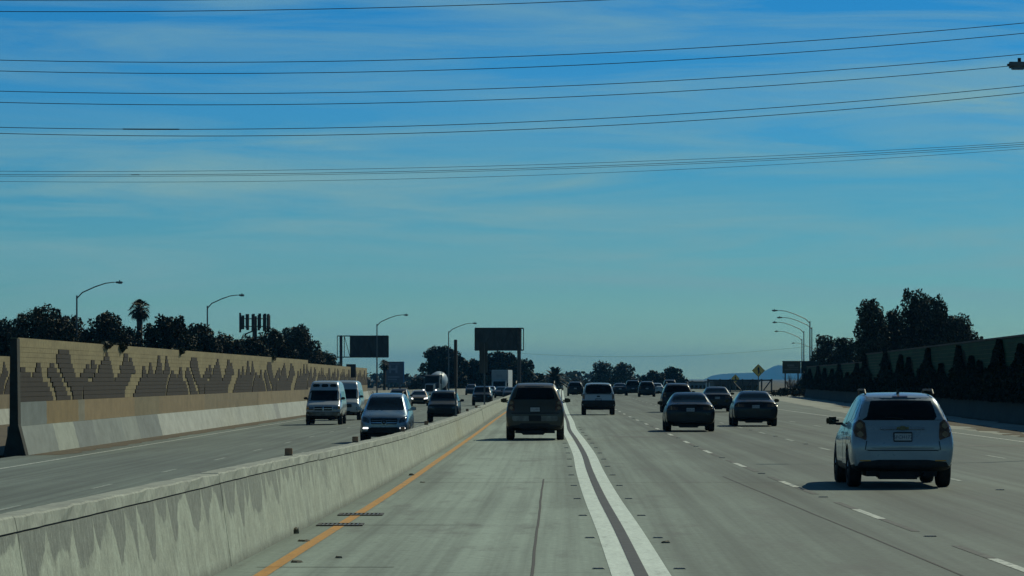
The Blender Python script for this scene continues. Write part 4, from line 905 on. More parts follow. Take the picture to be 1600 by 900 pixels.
P_('emblem_bar', 'rear', [(-.042, 1.012), (.042, 1.012), (.046, 1.08), (-.038, 1.08)], GOLDB, r=.004, off=.032, nu=2, nv=2)
m = MB(); m.tube([(.02, .20, 1.19), (.015, .165, 1.22), (-.30, .20, 1.245)], [.014, .010, .007], 5); m.build('rear_wiper', BLACK, t)
P_('brake_light', 'rear', [(-.14, 1.592), (.14, 1.592), (.13, 1.612), (-.13, 1.612)], REDLAMP, r=.004, off=.012, nu=4, nv=1)
m = MB(); m.prism([(.9, 1.66), (1.12, 1.66), (.92, 1.745), (.9, 1.745)], 'x', -.02, .02); m.build('roof_fin', BLACK, t)
for sg in (-1, 1): P_('bumper_reflector', 'rear', [(sg * .66 - .10, .475), (sg * .66 + .10, .475), (sg * .66 + .10, .495), (sg * .66 - .10, .495)], AMBER, r=.004, off=.012, nu=3, nv=1)
for sd in ('left', 'right'):
    P_('door_seam', sd, [(2.005, .40), (2.02, .40), (2.02, 1.08), (2.005, 1.08)], JOINT, r=0, off=.003, nu=1, nv=6)
    P_('door_seam', sd, [(1.30, .72), (1.315, .72), (1.06, 1.09), (1.045, 1.09)], JOINT, r=0, off=.003, nu=1, nv=5)
    for yy in (1.35, 2.25): P_('door_handle', sd, [(yy, .93), (yy + .2, .93), (yy + .2, .965), (yy, .965)], CHROME, r=.01, off=.025, nu=3, nv=1)
    P_('sill_trim', sd, [(1.42, .27), (3.35, .27), (3.35, .40), (1.42, .40)], BLACK, r=.02, off=.008, nu=8, nv=2)
# khaki SUV straight ahead
t, bvh, L, P_ = vehicle('suv', 'suv', 'dark khaki SUV straight ahead in the carpool lane', 'suv', 836, 116, TANP, sx=1.0, sz=1.07, group=G_AWAY)
P_('chrome_bumper', 'rear', [(-.70, .60), (.70, .60), (.72, .76), (-.72, .76)], noisy('dull_bumper', (.20, .20, .18), (.10, .10, .09), 4, .4, metal=.5), r=.03, off=.03, nu=12, nv=3)
P_('plate_recess', 'rear', [(-.2, .60), (.2, .60), (.2, .78), (-.2, .78)], BLACK, r=.02, off=.036, nu=4, nv=2)
P_('lower_window_trim', 'rear', [(-.74, .83), (.74, .83), (.74, .86), (-.74, .86)], BLACK, r=0, off=.012, nu=10, nv=1)
# white pickup with camper top
t, bvh, L, P_ = vehicle('box', 'pickup_truck', 'white compact pickup with dark rear window and black bumper ahead in the second lane', 'pickup truck', 935, 197, WHITEP, sx=1.0, sz=.97, group=G_AWAY)
P_('black_bumper', 'rear', [(-.86, .48), (.86, .48), (.86, .78), (-.86, .78)], BLACK, r=.03, off=.05, nu=10, nv=4)
P_('tailgate_badge', 'rear', [(-.09, .95), (.09, .95), (.09, 1.03), (-.09, 1.03)], BLACK, r=.04, off=.016, nu=5, nv=3)
P_('tailgate_seam', 'rear', [(-.74, 1.10), (.74, 1.10), (.74, 1.125), (-.74, 1.125)], JOINT, r=0, off=.016, nu=8, nv=1)
P_('camper_glass', 'rear', [(-.72, 1.16), (.72, 1.16), (.62, 1.65), (-.62, 1.65)], GLASS, r=.05, off=.012, nu=8, nv=5)
# dark sedans
vehicle('sedan', 'sedan', 'black sedan nearer the camera of the two side by side on the right', 'car', 1079, 134.6, BLACKP, group=G_AWAY, opt=('paintmirror',))
vehicle('sedan', 'sedan', 'black sedan just left of the white SUV, beside the other black sedan', 'car', 1181, 149.5, BLACKP, group=G_AWAY, opt=('paintmirror',))
vehicle('suv', 'suv', 'dark SUV hidden behind the left black sedan', 'suv', 1059, 212, GREYP, group=G_AWAY, opt=('paintmirror',))
vehicle('sedan', 'sedan', 'dark sedan seen between and behind the two black sedans', 'car', 1121, 214, NAVYP, sz=1.03, group=G_AWAY)
vehicle('suv', 'suv', 'dark SUV left of the white pickup far ahead', 'suv', 899, 414, GREYP, sz=.96, group=G_AWAY)
vehicle('sedan', 'sedan', 'dark car just right of the white pickup, leftmost of the far row', 'car', 969, 425, GREYP, group=G_AWAY)
vehicle('box', 'suv', 'black boxy SUV in the middle of the far row of traffic', 'suv', 989, 425, BLACKP, group=G_AWAY)
vehicle('suv', 'suv', 'dark SUV with pale roof edge at the right of the far row', 'suv', 1011, 395, SILVERP if False else GREYP, group=G_AWAY)
vehicle('sedan', 'sedan', 'small white car peeking out right of the far row of dark traffic', 'car', 1026, 440, WHITEP, group=G_AWAY)
vehicle('suv', 'minivan', 'grey minivan far ahead above the SUV hidden by the black sedan', 'minivan', 1047, 480, GREYP, sz=1.08, group=G_AWAY)
vehicle('sedan', 'sedan', 'tiny white car right of the khaki SUV roof by the date palm', 'car', 872, 620, WHITEP, group=G_AWAY)
# oncoming
ZL = lambda cx, Z: LZ(px(cx, Z), Z)
t, bvh, L, P_ = vehicle('suv', 'suv', 'silver blue luxury SUV with glowing white running lights facing us', 'suv', 600, 139, SILVBLUE, zg=ZL(600, 139), front=True, sx=1.03, sy=1.07, sz=1.12, group=G_ON, opt=('paintmirror', 'lux'))
for q in range(3): P_('grille_bar', 'front', [(-.47, .68 + .075 * q), (.47, .68 + .075 * q), (.48, .70 + .075 * q), (-.48, .70 + .075 * q)], CHROME, r=0, off=.02, nu=10, nv=1)
m_ = P_('grille_emblem', 'front', [(-.10, .68), (.10, .68), (.10, .88), (-.10, .88)], CHROME, r=.09, off=.028, nu=6, nv=5)
P_('emblem_field', 'front', [(-.085, .695), (.085, .695), (.085, .865), (-.085, .865)], BLACK, r=.08, off=.033, nu=6, nv=5)
for aa in (90, 210, 330):
    ca, sa = math.cos(math.radians(aa)), math.sin(math.radians(aa)); n_ = (-sa * .010, ca * .010)
    P_('emblem_star', 'front', [(n_[0], .78 + n_[1]), (ca * .085, .78 + sa * .085), (-n_[0], .78 - n_[1]), (-ca * .004, .78 - sa * .004)], CHROME, r=0, off=.04, nu=3, nv=3)
for sg in (-1, 1):
    hl = [(.54, .74), (.84, .82), (.87, 1.0), (.80, 1.02), (.58, .90)]
    P_('head_light', 'front', hl if sg > 0 else mirror(hl), LENS, r=.03, off=.012, nu=5, nv=5)
    P_('running_light', 'front', [(sg * .69 - .11, .54), (sg * .69 + .11, .54), (sg * .69 + .10, .60), (sg * .69 - .10, .60)], LIT, r=.02, off=.014, nu=5, nv=2)
P_('lower_grille', 'front', [(-.56, .46), (.56, .46), (.52, .60), (-.52, .60)], BLACK, r=.03, off=.010, nu=8, nv=3)
t, bvh, L, P_ = vehicle('van', 'van', 'white high-top van with three small windows above the windscreen, beside the tan wall', 'van', 505, 200, WHITEP, zg=ZL(505, 200), front=True, group=G_ON, opt=('van_front',))
for c in (-.46, 0, .46): P_('roof_window', 'front', [(c - .19, 2.04), (c + .19, 2.04), (c + .17, 2.20), (c - .17, 2.20)], GLASS, r=.05, off=.008, nu=5, nv=3)
P_('grille_cross', 'front', [(-.5, .865), (.5, .865), (.5, .895), (-.5, .895)], CHROME, r=0, off=.02, nu=8, nv=1)
P_('grille_cross', 'front', [(-.03, .77), (.03, .77), (.03, .99), (-.03, .99)], CHROME, r=0, off=.024, nu=1, nv=4)
for sg in (-1, 1):
    P_('head_light', 'front', [(sg * .65 - .13, .80), (sg * .65 + .13, .80), (sg * .65 + .13, .97), (sg * .65 - .13, .97)], LENS, r=.02, off=.012, nu=4, nv=3)
    P_('turn_light', 'front', [(sg * .845 - .055, .84), (sg * .845 + .055, .84), (sg * .845 + .055, 1.0), (sg * .845 - .055, 1.0)], AMBER, r=.01, off=.012, nu=2, nv=2)
P_('front_bumper', 'front', [(-.9, .52), (.9, .52), (.9, .72), (-.9, .72)], noisy('dull_bumper', (.2, .2, .18), (.1, .1, .09), 4, .4, metal=.5), r=.04, off=.05, nu=10, nv=3)
vehicle('van', 'van', 'second white high-top van half hidden behind the first one', 'van', 537, 222, WHITEP, zg=ZL(537, 222), front=True, group=G_ON, opt=('van_front',))
t, bvh, L, P_ = vehicle('box', 'suv', 'dark green boxy off-road SUV behind the median sign post', 'suv', 692, 205, GREENP, zg=ZL(692, 205), front=True, sx=1.02, group=G_ON)
P_('front_bumper', 'front', [(-.84, .52), (.84, .52), (.84, .68), (-.84, .68)], BLACK, r=.03, off=.06, nu=8, nv=3)
for q in range(6): P_('grille_slot', 'front', [(-.36 + .13 * q, .72), (-.31 + .13 * q, .72), (-.31 + .13 * q, .91), (-.36 + .13 * q, .91)], GREYP, r=.01, off=.014, nu=1, nv=3)
vehicle('sedan', 'sedan', 'gold sedan with headlights on coming round the bend', 'car', 654, 338, GOLDP, zg=ZL(654, 338), front=True, group=G_ON, lit=True)
t, *_ = vehicle('suv', 'suv', 'dark SUV with a roof rack behind the silver blue SUV', 'suv', 622, 300, GREYP, zg=ZL(622, 300), front=True, group=G_ON)
m = MB()
for y in (1.2, 1.8, 2.4): m.tube([(-.62, y, 1.78), (.62, y, 1.78)], .03, 6)
for x in (-.6, .6): m.tube([(x, 1.0, 1.76), (x, 2.6, 1.76)], .03, 6)
m.build('roof_rack', BLACK, t)
vehicle('suv', 'suv', 'dark grey SUV leading the oncoming group left of the median sign', 'suv', 736, 570, GREYP, zg=ZL(736, 570), front=True, group=G_ON)
vehicle('box', 'suv', 'black SUV with bright chrome corner behind the two-part median sign', 'suv', 753, 335, BLACKP, zg=ZL(753, 335), front=True, sx=1.05, group=G_ON)
vehicle('sedan', 'sedan', 'dark sedan in front of the white box truck', 'car', 783, 470, GREYP, zg=ZL(783, 470), front=True, group=G_ON)
vehicle('sedan', 'sedan', 'silver car squeezed behind the black SUV near the box truck', 'car', 766, 520, SILVERP, zg=ZL(766, 520), front=True, group=G_ON)
vehicle('sedan', 'sedan', 'dark blue car between the box truck and the khaki SUV mirror', 'car', 797, 440, NAVYP, zg=ZL(797, 440), front=True, group=G_ON)
# white box truck
def box_truck(cx, Z):
    t = thing('box_truck', 'white box truck far up the oncoming lanes left of the khaki SUV', 'truck', (px(cx, Z), Z, ZL(cx, Z)), -.06, G_ON)
    WB_ = noisy('white_truck_panel', (.60, .62, .62), (.52, .54, .54), 1, .5); GF = noisy('grey_box_front', (.30, .31, .31), (.25, .26, .26), 1, .5)
    m = MB(); m.box(-1.22, 1.22, 1.9, 8.2, 1.0, 3.75, bev=.05); m.build('cargo_box', WB_, t)
    m = MB(); m.box(-1.18, 1.18, 1.87, 1.899, 1.9, 3.7); fp = m.build('box_front_panel', GF, t)
    m = MB(); m.box(-.55, .35, 1.855, 1.87, 2.75, 3.05, bev=.004); m.build('panel_logo', noisy('faded_logo', (.2, .21, .22), (.25, .26, .27), 3, .6), fp)
    m = MB(); m.prism([(0.0, .55), (0.0, 1.15), (.7, 1.35), (1.15, 2.15), (1.86, 2.2), (1.86, .55)], 'x', -1.0, 1.0); cab = m.build('cab', WHITEP, t)
    m = MB(); m.prism([(.70, 1.36), (.69, 1.40), (1.08, 2.08), (1.13, 2.08)], 'x', -.88, .88); m.build('windshield', GLASS, cab)
    m = MB(); m.box(-.6, .6, -.03, .02, .68, 1.05); m.build('grille', BLACK, cab)
    for sg in (-1, 1):
        m = MB(); m.box(sg * .8 - .13, sg * .8 + .13, -.03, .02, .78, 1.02); m.build('head_light', LENS, cab)
        m = MB(); m.box(sg * 1.22 - .1, sg * 1.22 + .1, 1.0, 1.1, 1.4, 1.85, bev=.02); m.build('mirror', BLACK, t)
    m = MB(); m.box(-1.02, 1.02, -.12, .02, .42, .66, bev=.03); m.build('bumper', BLACK, t)
    m = MB(); m.box(-.45, .45, .3, 8.0, .55, .98); m.build('chassis', BLACK, t)
    for y in (.9, 6.4):
        for sg in (-1, 1): wheel(t, sg * .92, y, .45, .28, RIM)
    return t
box_truck(779, 545); bpy.data.objects['box_truck'].rotation_euler.z = -.10
def mixer(cx, Z):
    t = thing('mixer_truck', 'cement mixer truck with pale drum behind the gold sedan', 'truck', (px(cx, Z), Z, ZL(cx, Z) - .0), .16, G_ON)
    CB = noisy('dark_cab_paint', (.05, .055, .06), (.035, .04, .045), 2, .4); DR = noisy('pale_drum', (.42, .50, .55), (.30, .36, .40), 1.5, .4)
    m = MB(); m.prism([(0, .7), (0, 1.7), (.2, 1.85), (1.35, 1.98), (1.35, .7)], 'x', -.62, .62); h = m.build('hood', WHITEP, t)
    m = MB(); m.box(-.52, .52, -.04, .01, .85, 1.75, bev=.01); m.build('grille', BLACK, h)
    m = MB(); m.prism([(1.351, .8), (1.351, 2.0), (1.6, 2.95), (2.0, 3.1), (2.9, 3.1), (2.9, .8)], 'x', -1.02, 1.02); c = m.build('cab', CB, t)
    m = MB(); m.prism([(1.37, 2.05), (1.33, 2.05), (1.56, 2.86), (1.60, 2.86)], 'x', -.9, .9); m.build('windshield', GLASS, c)
    for sg in (-1, 1):
        m = MB(); m.box(sg * .85 - .3, sg * .85 + .3, .25, 1.33, .75, 1.25, bev=.1); m.build('fender', WHITEP, t)
        m = MB(); m.tube([(sg * 1.05, 2.97, .9), (sg * 1.05, 2.97, 3.5)], .07, 8); m.build('exhaust_stack', CHROME, t)
        m = MB(); m.box(sg * .85 - .11, sg * .85 + .11, .21, .26, .95, 1.12); m.build('head_light', LIT, t)
        m = MB(); m.box(sg * 1.25 - .1, sg * 1.25 + .1, 1.5, 1.6, 1.9, 2.5, bev=.02); m.build('mirror', BLACK, t)
    prof = [(3.1, .55), (3.6, .95), (4.6, 1.2), (6.0, 1.2), (7.4, .75), (8.2, .45)]
    m = MB(); m.tube([(0, y, 2.0 + (y - 3.1) * .13) for y, r in prof], [r for y, r in prof], 20); o = m.build('drum', DR, t); smooth_by_angle(o, 50)
    m = MB(); m.box(-.45, .45, .4, 8.4, .6, 1.0); m.box(-.6, .6, 7.6, 8.3, 1.0, 2.3); m.build('chassis', BLACK, t)
    m = MB(); m.box(-1.1, 1.1, -.18, 0, .45, .75, bev=.05); m.build('bumper', CHROME, t)
    for y in (.8, 6.2, 7.5):
        for sg in (-1, 1): wheel(t, sg * .95, y, .5, .3, RIM)
mixer(671, 497)
for o_ in [o for o in bpy.data.objects if o.name.startswith('mixer_truck')]: o_.rotation_euler.z = -.20

# ------------------------------------------------------------------ street lamps, signs, wires
def lamp(label, x0, x1, y_tip, Z, group, zg=-1.2, sgn=1):
    X0, X1 = px(x0, Z), px(x1, Z); zt = pz(y_tip, Z); A = X1 - X0; zp = zt - abs(A) * .26 - .1
    t = thing('street_lamp', label, 'street lamp', (X0, Z, zg), 0, group); m = MB(); hp = zp - zg
    m.tube([(0, 0, 0), (0, 0, hp * .5), (0, 0, hp)], [.115, .09, .065], 10); m.build('pole', GALV, t)
    m = MB(); m.tube([(0, 0, hp - .25), (A * .12, 0, hp + (zt - zp) * .22), (A * .4, 0, hp + (zt - zp) * .66), (A * .62, 0, hp + (zt - zp) * .92), (A * .8, 0, hp + (zt - zp)), (A * .88, 0, hp + (zt - zp))], [.055, .052, .048, .042, .038, .035], 8); m.build('arm', GALV, t)
    m = MB(); a, b = sorted((A * .84, A)); m.box(a, b, -.14, .14, hp + (zt - zp) - .09, hp + (zt - zp) + .07, bev=.05); h = m.build('lamp_head', GALV, t)
    m = MB(); c = A * .94; m.box(c - .17, c + .17, -.10, .10, hp + (zt - zp) - .13, hp + (zt - zp) - .085, bev=.02); m.build('lamp_lens', LENS, h)
    m = MB(); m.tube([(A * .93, 0, hp + (zt - zp) + .07), (A * .93, 0, hp + (zt - zp) + .17)], .045, 8); m.build('photocell', BLACK, h)
    m = MB(); m.box(-.2, .2, -.2, .2, 0, .04); m.build('base_plate', GALV, t)
GL, GR = 'street lamps on the left', 'street lamps on the right'
lamp('tall street lamp above the left wall, leftmost in view', 120, 192, 441, 310, GL)
lamp('street lamp above the left wall between fan palm and antenna mast', 324, 382, 461, 356, GL)
lamp('street lamp rising behind the left overhead sign back', 589, 638, 492, 465, GL)
lamp('street lamp in front of the big middle tree', 701, 745, 505, 540, GL)
lamp('highest of the right-hand row of street lamps', 1265.5, 1206, 485, 439, GR, -1.2)
lamp('second highest street lamp in the right-hand row', 1268.5, 1214, 496, 489, GR, -1.2)
lamp('third street lamp in the right-hand row, its pole further left', 1256, 1207, 503.5, 527, GR, -1.2)
lamp('fourth and lowest long arm in the right-hand row of street lamps', 1253, 1210, 517.5, 630, GR, -1.2)
lamp('smallest, most distant street lamp behind the right-hand row', 1273, 1237, 536, 840, GR, -1.2)
lamp('street lamp head poking in at the top right corner', 1842, 1574, 101, 95, GR, 0)
def sign_back(label, x0, x1, y0, y1, xp, Z, zg, frame=None, yb=None, legs=(2,), dark=SIGNBACK):
    """overhead sign seen from behind: panel sheets, ribs, post, end frame"""
    t = thing('overhead_sign', label, 'road sign', (px(xp, Z), Z, zg)); X = lambda x: px(x, Z) - px(xp, Z); Y = lambda y: pz(y, Z) - zg
    n = 5
    for k in range(n):
        a = X(x0) + (X(x1) - X(x0)) * k / n; b = X(x0) + (X(x1) - X(x0)) * (k + 1) / n; m = MB(); m.box(a + .008, b - .008, .12, .16, Y(y1), Y(y0)); m.build('sign_panel', dark, t)
    m = MB()
    for k in range(n + 1): a = X(x0) + (X(x1) - X(x0)) * k / n; m.box(a - .04, a + .04, 0, .118, Y(y1) + .02, Y(y0) - .02)
    for k in range(n): a = X(x0) + (X(x1) - X(x0)) * k / n; b = a + (X(x1) - X(x0)) / n; m.tube([(a, .05, Y(y1) + .1), (b, .05, Y(y0) - .1)] if k % 2 else [(a, .05, Y(y0) - .1), (b, .05, Y(y1) + .1)], .035, 4)
    m.build('rib', DARKSTEEL, t)
    m = MB(); 
    for yy in (y0, y1): m.box(min(X(x0), X(frame or x0)), max(X(x1), X(frame or x1)), -.10, -.002, Y(yy) - .07, Y(yy) + .07)
    m.build('beam', DARKSTEEL, t)
    if frame:
        fx_ = X(frame); s1 = X(x1) if frame > x1 else X(x0); m = MB(); m.box(fx_ - .05, fx_ + .05, -.1, 0, Y(y1), Y(y0))
        m2 = s1 + (fx_ - s1) * .45; m.tube([(s1, -.05, Y(y1)), (m2, -.05, Y(y0))], .04, 4); m.box(m2 - .05, m2 + .05, -.1, 0, Y(y1) + .07, Y(y0) - .07); m.build('end_frame', DARKSTEEL, t)
    m = MB(); m.tube([(0, -.32, 0), (0, -.32, Y(y0))], .2, 12); m.build('post', DARKSTEEL, t)
    m = MB(); m.box(-.3, .3, -.6, -.05, 0, .25); m.build('footing', PALEB, t)
    return t
sign_back('back of an overhead sign on a post with open frame, above the white vans', 547, 607, 525, 558, 533, 500, -1.2, frame=527)
sign_back('back of an overhead sign above the box truck in the middle', 742, 811, 513, 547, 811, 400, .71, frame=818)
# billboard panel on two legs
t = thing('billboard', 'small blue-edged billboard on two legs left of the cement mixer', 'billboard', (px(615, 690), 690, -1.2)); Zb = 690
X = lambda x: px(x, Zb) - px(615, Zb); Y = lambda y: pz(y, Zb) + 1.2
BB = noisy('grey_billboard_face', (.14, .15, .17), (.10, .11, .13), .8, .6); m = MB(); m.box(X(600), X(630), 0, .3, Y(598), Y(565)); fb = m.build('panel', BB, t)
m = MB(); m.box(X(630), X(630) + .18, -.02, .32, Y(598), Y(565)); m.build('blue_edge', noisy('blue_edge', (.05, .16, .34), (.04, .12, .28), 2, .5), t)
LTR = noisy('pale_print', (.26, .28, .32), (.2, .22, .25), 3, .6)
for (a, b, c, d) in ((608, 611, 571, 583), (611, 618, 575.5, 578.5), (618, 621, 571, 583), (606, 624, 588, 590), (606, 620, 592, 593.5), (606, 624, 568, 569.3)): m = MB(); m.box(X(a), X(b), -.02, -.001, Y(d), Y(c)); m.build('printed_mark', LTR, fb)
for x in (607, 625): m = MB(); m.box(X(x) - .18, X(x) + .18, .05, .25, 0, Y(598)); m.build('leg', GALV, t)
# small signs on posts
def post_sign(label, x0, x1, y0, y1, xp, Z, zg, depth=.05, m_=SIGNBACK, split=False, pw=.05):
    t = thing('post_sign', label, 'road sign', (px(xp, Z), Z, zg)); X = lambda x: px(x, Z) - px(xp, Z); Y = lambda y: pz(y, Z) - zg
    if split:
        for a, b in ((x0, xp - .6), (xp + .6, x1)): m = MB(); m.box(X(a), X(b), -.02, .02, Y(y1), Y(y0), bev=.004); m.build('sign_panel', m_, t)
    else: m = MB(); m.box(X(x0), X(x1), -depth / 2, depth / 2, Y(y1), Y(y0), bev=.006); m.build('sign_panel', m_, t)
    m = MB(); m.box(-pw, pw, .026 + (depth / 2 if not split else 0), .026 + pw * 2 + (depth / 2 if not split else 0), 0, Y(y0) - .05); m.build('post', GALV, t)
    m = MB(); m.box(-pw * 2, pw * 2, -.02, .16, 0, .03); m.build('foot_plate', DARKSTEEL, t)
post_sign('small dark square sign on a thin post at the left shoulder behind the vans', 541, 556, 569, 590, 545.5, 425, -.78)
def zbar(x):
    lo, hi = 30.0, 420.0
    for _ in range(50):
        md = (lo + hi) / 2
        if px(x, md) > BAR(md) - .25: lo = md
        else: hi = md
    return lo
z5, z6 = zbar(712), zbar(757)
post_sign('tall dark sign seen edge-on, standing on the median barrier before the green SUV', 709.6, 714.2, 531, 605, 712, z5, BARH(z5) - .005, depth=.9, m_=DARKSTEEL, pw=.028)
post_sign('narrow two-part sign on the median barrier left of the overhead sign post', 749, 762, 535, 583, 757, z6, BARH(z6) - .005, split=True, pw=.035)
# yellow diamond merge signs
YS = noisy('yellow_sign_face', (.80, .52, .14), (.70, .44, .11), 1.5, .6); BK = mat('sign_black', (.012, .012, .012), .5)
def diamond(label, x, y, d, Z):
    t = thing('diamond_sign', label, 'road sign', (px(x, Z), Z, 0)); zc = pz(y, Z); r = d * Z / F / 2; m = MB(); m.prism([(0, zc - r), (r, zc), (0, zc + r), (-r, zc)], 'y', -.02, .01); p = m.build('sign_face', YS, t)
    m = MB(); q = r * .92; rim = [(0, zc - r * .93), (r * .93, zc), (0, zc + r * .93), (-r * .93, zc)]; inn = [(0, zc - r * .87), (r * .87, zc), (0, zc + r * .87), (-r * .87, zc)]
    for i in range(4): m.prism([rim[i], rim[(i + 1) % 4], inn[(i + 1) % 4], inn[i]], 'y', -.026, -.0201)
    m.build('black_border', BK, p)
    m = MB(); m.prism([(-.08 * r, zc - .5 * r), (.10 * r, zc - .5 * r), (.10 * r, zc + .18 * r), (.26 * r, zc + .12 * r), (.01 * r, zc + .62 * r), (-.24 * r, zc + .12 * r), (-.08 * r, zc + .18 * r)], 'y', -.027, -.0202)
    m.prism([(.10 * r, zc - .12 * r), (.26 * r, zc - .46 * r), (.40 * r, zc - .46 * r), (.10 * r, zc + .10 * r)], 'y', -.027, -.0203); m.build('merge_arrow', BK, p)
    m = MB(); m.box(-.06, .06, .012, .10, 0, zc); m.build('post', GALV, t)
diamond('larger yellow diamond merge sign in front of the blue hill', 1185, 579, 20.5, 500)
diamond('smaller yellow diamond merge sign behind the steel truss', 1149, 591.5, 13.5, 600)
# steel truss frame beyond the right shoulder
Zt = 520; t = thing('steel_truss', 'low dark steel truss frame standing across below the yellow signs', 'truss', (px(1155, Zt), Zt, 0)); X = lambda x: px(x, Zt) - px(1155, Zt); Y = lambda y: pz(y, Zt)
m = MB(); m.box(X(1105), X(1207), -.1, .1, Y(595.2), Y(593)); m.build('top_beam', DARKSTEEL, t); m = MB(); m.box(X(1105), X(1207), -.1, .1, Y(612), Y(610.5)); m.build('bottom_beam', DARKSTEEL, t)
for x in (1106, 1125, 1141, 1160, 1176, 1190, 1205.5):
    m = MB(); m.box(X(x) - .1, X(x) + .1, -.13, .13, 0, Y(592.2)); m.build('truss_post', DARKSTEEL, t)
for a, b in ((1128, 1139), (1158, 1144), (1162, 1174), (1193, 1204)):
    m = MB(); m.tube([(X(a), 0, Y(610)), (X(b), 0, Y(595))], .09, 5); m.build('diagonal_brace', DARKSTEEL, t)
# low buildings behind
def building(label, x0, x1, ytop, Z, c1, c2, depth=14, bays=6, zg=-1.2, roof=None):
    t = thing('low_building', label, 'building', (px((x0 + x1) / 2, Z), Z, zg)); w = px(x1, Z) - px(x0, Z); h = pz(ytop, Z) - zg
    wm = noisy('wall_' + label.split()[0] + str(int(x0)), c1, c2, .7, .85); m = MB(); m.box(-w / 2, w / 2, 0, depth, 0, h); m.build('wall', wm, t)
    m = MB(); m.box(-w / 2 - .2, w / 2 + .2, -.2, depth + .2, h, h + .25); m.build('roof', noisy('flat_roof_edge', (.12, .13, .13), (.08, .09, .09), 1, .8) if roof is None else roof, t)
    for k in range(bays):
        c = -w / 2 + (k + .5) * w / bays; f = MB(); f.box(c - w / bays * .32, c + w / bays * .32, -.04, -.001, h * .42, h * .8); fo = f.build('window', DARKSTEEL, t)
        g2 = MB(); g2.box(c - w / bays * .28, c + w / bays * .28, -.05, -.041, h * .45, h * .77); g2.build('pane', GLASS, fo)
building('grey flat-roofed building right of the far dark trees', 1078, 1111, 598, 700, (.22, .24, .25), (.17, .19, .2), bays=5)
building('white end of a building beside the grey one', 1109, 1115, 597.5, 640, (.55, .56, .52), (.48, .48, .45), bays=1)
building('brownish building behind the steel truss', 1116, 1186, 596.5, 620, (.13, .11, .09), (.08, .07, .06), bays=7)
# green guide sign
Zg = 415; t = thing('guide_sign', 'wide dull green guide sign at the end of the far right wall', 'road sign', (px(1240, Zg), Zg, 0)); X = lambda x: px(x, Zg) - px(1240, Zg); Y = lambda y: pz(y, Zg)
GS = noisy('dull_green_sign', (.11, .105, .075), (.075, .08, .055), 1.3, .7); GS2 = noisy('dark_green_sign', (.022, .038, .030), (.016, .028, .023), 1.3, .7)
m = MB(); m.box(X(1222.5), X(1251), -.06, 0, Y(583.5), Y(565)); p1 = m.build('sign_panel', GS, t); m = MB(); m.box(X(1251.6), X(1279), -.05, .02, Y(583.5), Y(564.5)); m.build('sign_panel', GS2, t)
for (a, b, c, d) in ((1230, 1241, 569.5, 572.5), (1232, 1247, 574, 575.2), (1226, 1248, 577, 578.2)): m = MB(); m.box(X(a), X(b), -.065, -.061, Y(d), Y(c)); m.build('faint_lettering', noisy('faint_lettering', (.20, .19, .16), (.15, .14, .12), 6, .7, stretch=(3, 1, 1)), p1)
m = MB(); m.box(X(1222), X(1280), -.065, .03, Y(565), Y(564)); m.build('top_rail', DARKSTEEL, t)
for x in (1227, 1247, 1274): m = MB(); m.box(X(x) - .07, X(x) + .07, .03, .17, 0, Y(566)); m.build('post', DARKSTEEL, t)
# cell antenna mast
Zc = 440; t = thing('antenna_mast', 'mobile phone antenna mast rising above the trees behind the wall', 'antenna mast', (px(398, Zc), Zc, -1.2)); X = lambda x: px(x, Zc) - px(398, Zc); Y = lambda y: pz(y, Zc) + 1.2
m = MB(); m.tube([(0, 0, 0), (0, 0, Y(494))], [.34, .26], 12); m.build('pole', DARKSTEEL, t)
for yy in (498, 510):
    m = MB(); R_ = X(419); pts = [(math.cos(a) * R_, math.sin(a) * R_, Y(yy)) for a in (math.pi * k / 3 for k in range(7))]; m.tube(pts, .045, 5)
    for k in range(3): a = math.pi * k / 3; m.tube([(math.cos(a) * R_, math.sin(a) * R_, Y(yy)), (-math.cos(a) * R_, -math.sin(a) * R_, Y(yy))], .04, 5)
    m.build('ring_frame', DARKSTEEL, t)
for k in range(15):
    a = 2 * math.pi * k / 15 + .1; x, y = math.cos(a) * X(421), math.sin(a) * X(421); hh = random.uniform(.75, 1.0); zc = Y(503) + random.uniform(-.12, .12)
    m = MB(); q = Matrix.Rotation(a, 3, 'Z'); H2 = hh * (1.0 if k != 7 else 1.25); bx = [(-.1, -.14, -H2), (.1, -.14, -H2), (.1, .14, -H2), (-.1, .14, -H2), (-.1, -.14, H2), (.1, -.14, H2), (.1, .14, H2), (-.1, .14, H2)]
    m.add([(q @ Vector(b) + Vector((x, y, zc)))[:] for b in bx], [(0, 3, 2, 1), (4, 5, 6, 7), (0, 1, 5, 4), (1, 2, 6, 5), (2, 3, 7, 6), (3, 0, 4, 7)]); m.build('antenna_panel', DARKSTEEL, t)
m = MB(); m.tube([(0, 0, Y(516)), (X(382), 0, Y(522.5))], .08, 6); m.build('side_arm', DARKSTEEL, t)
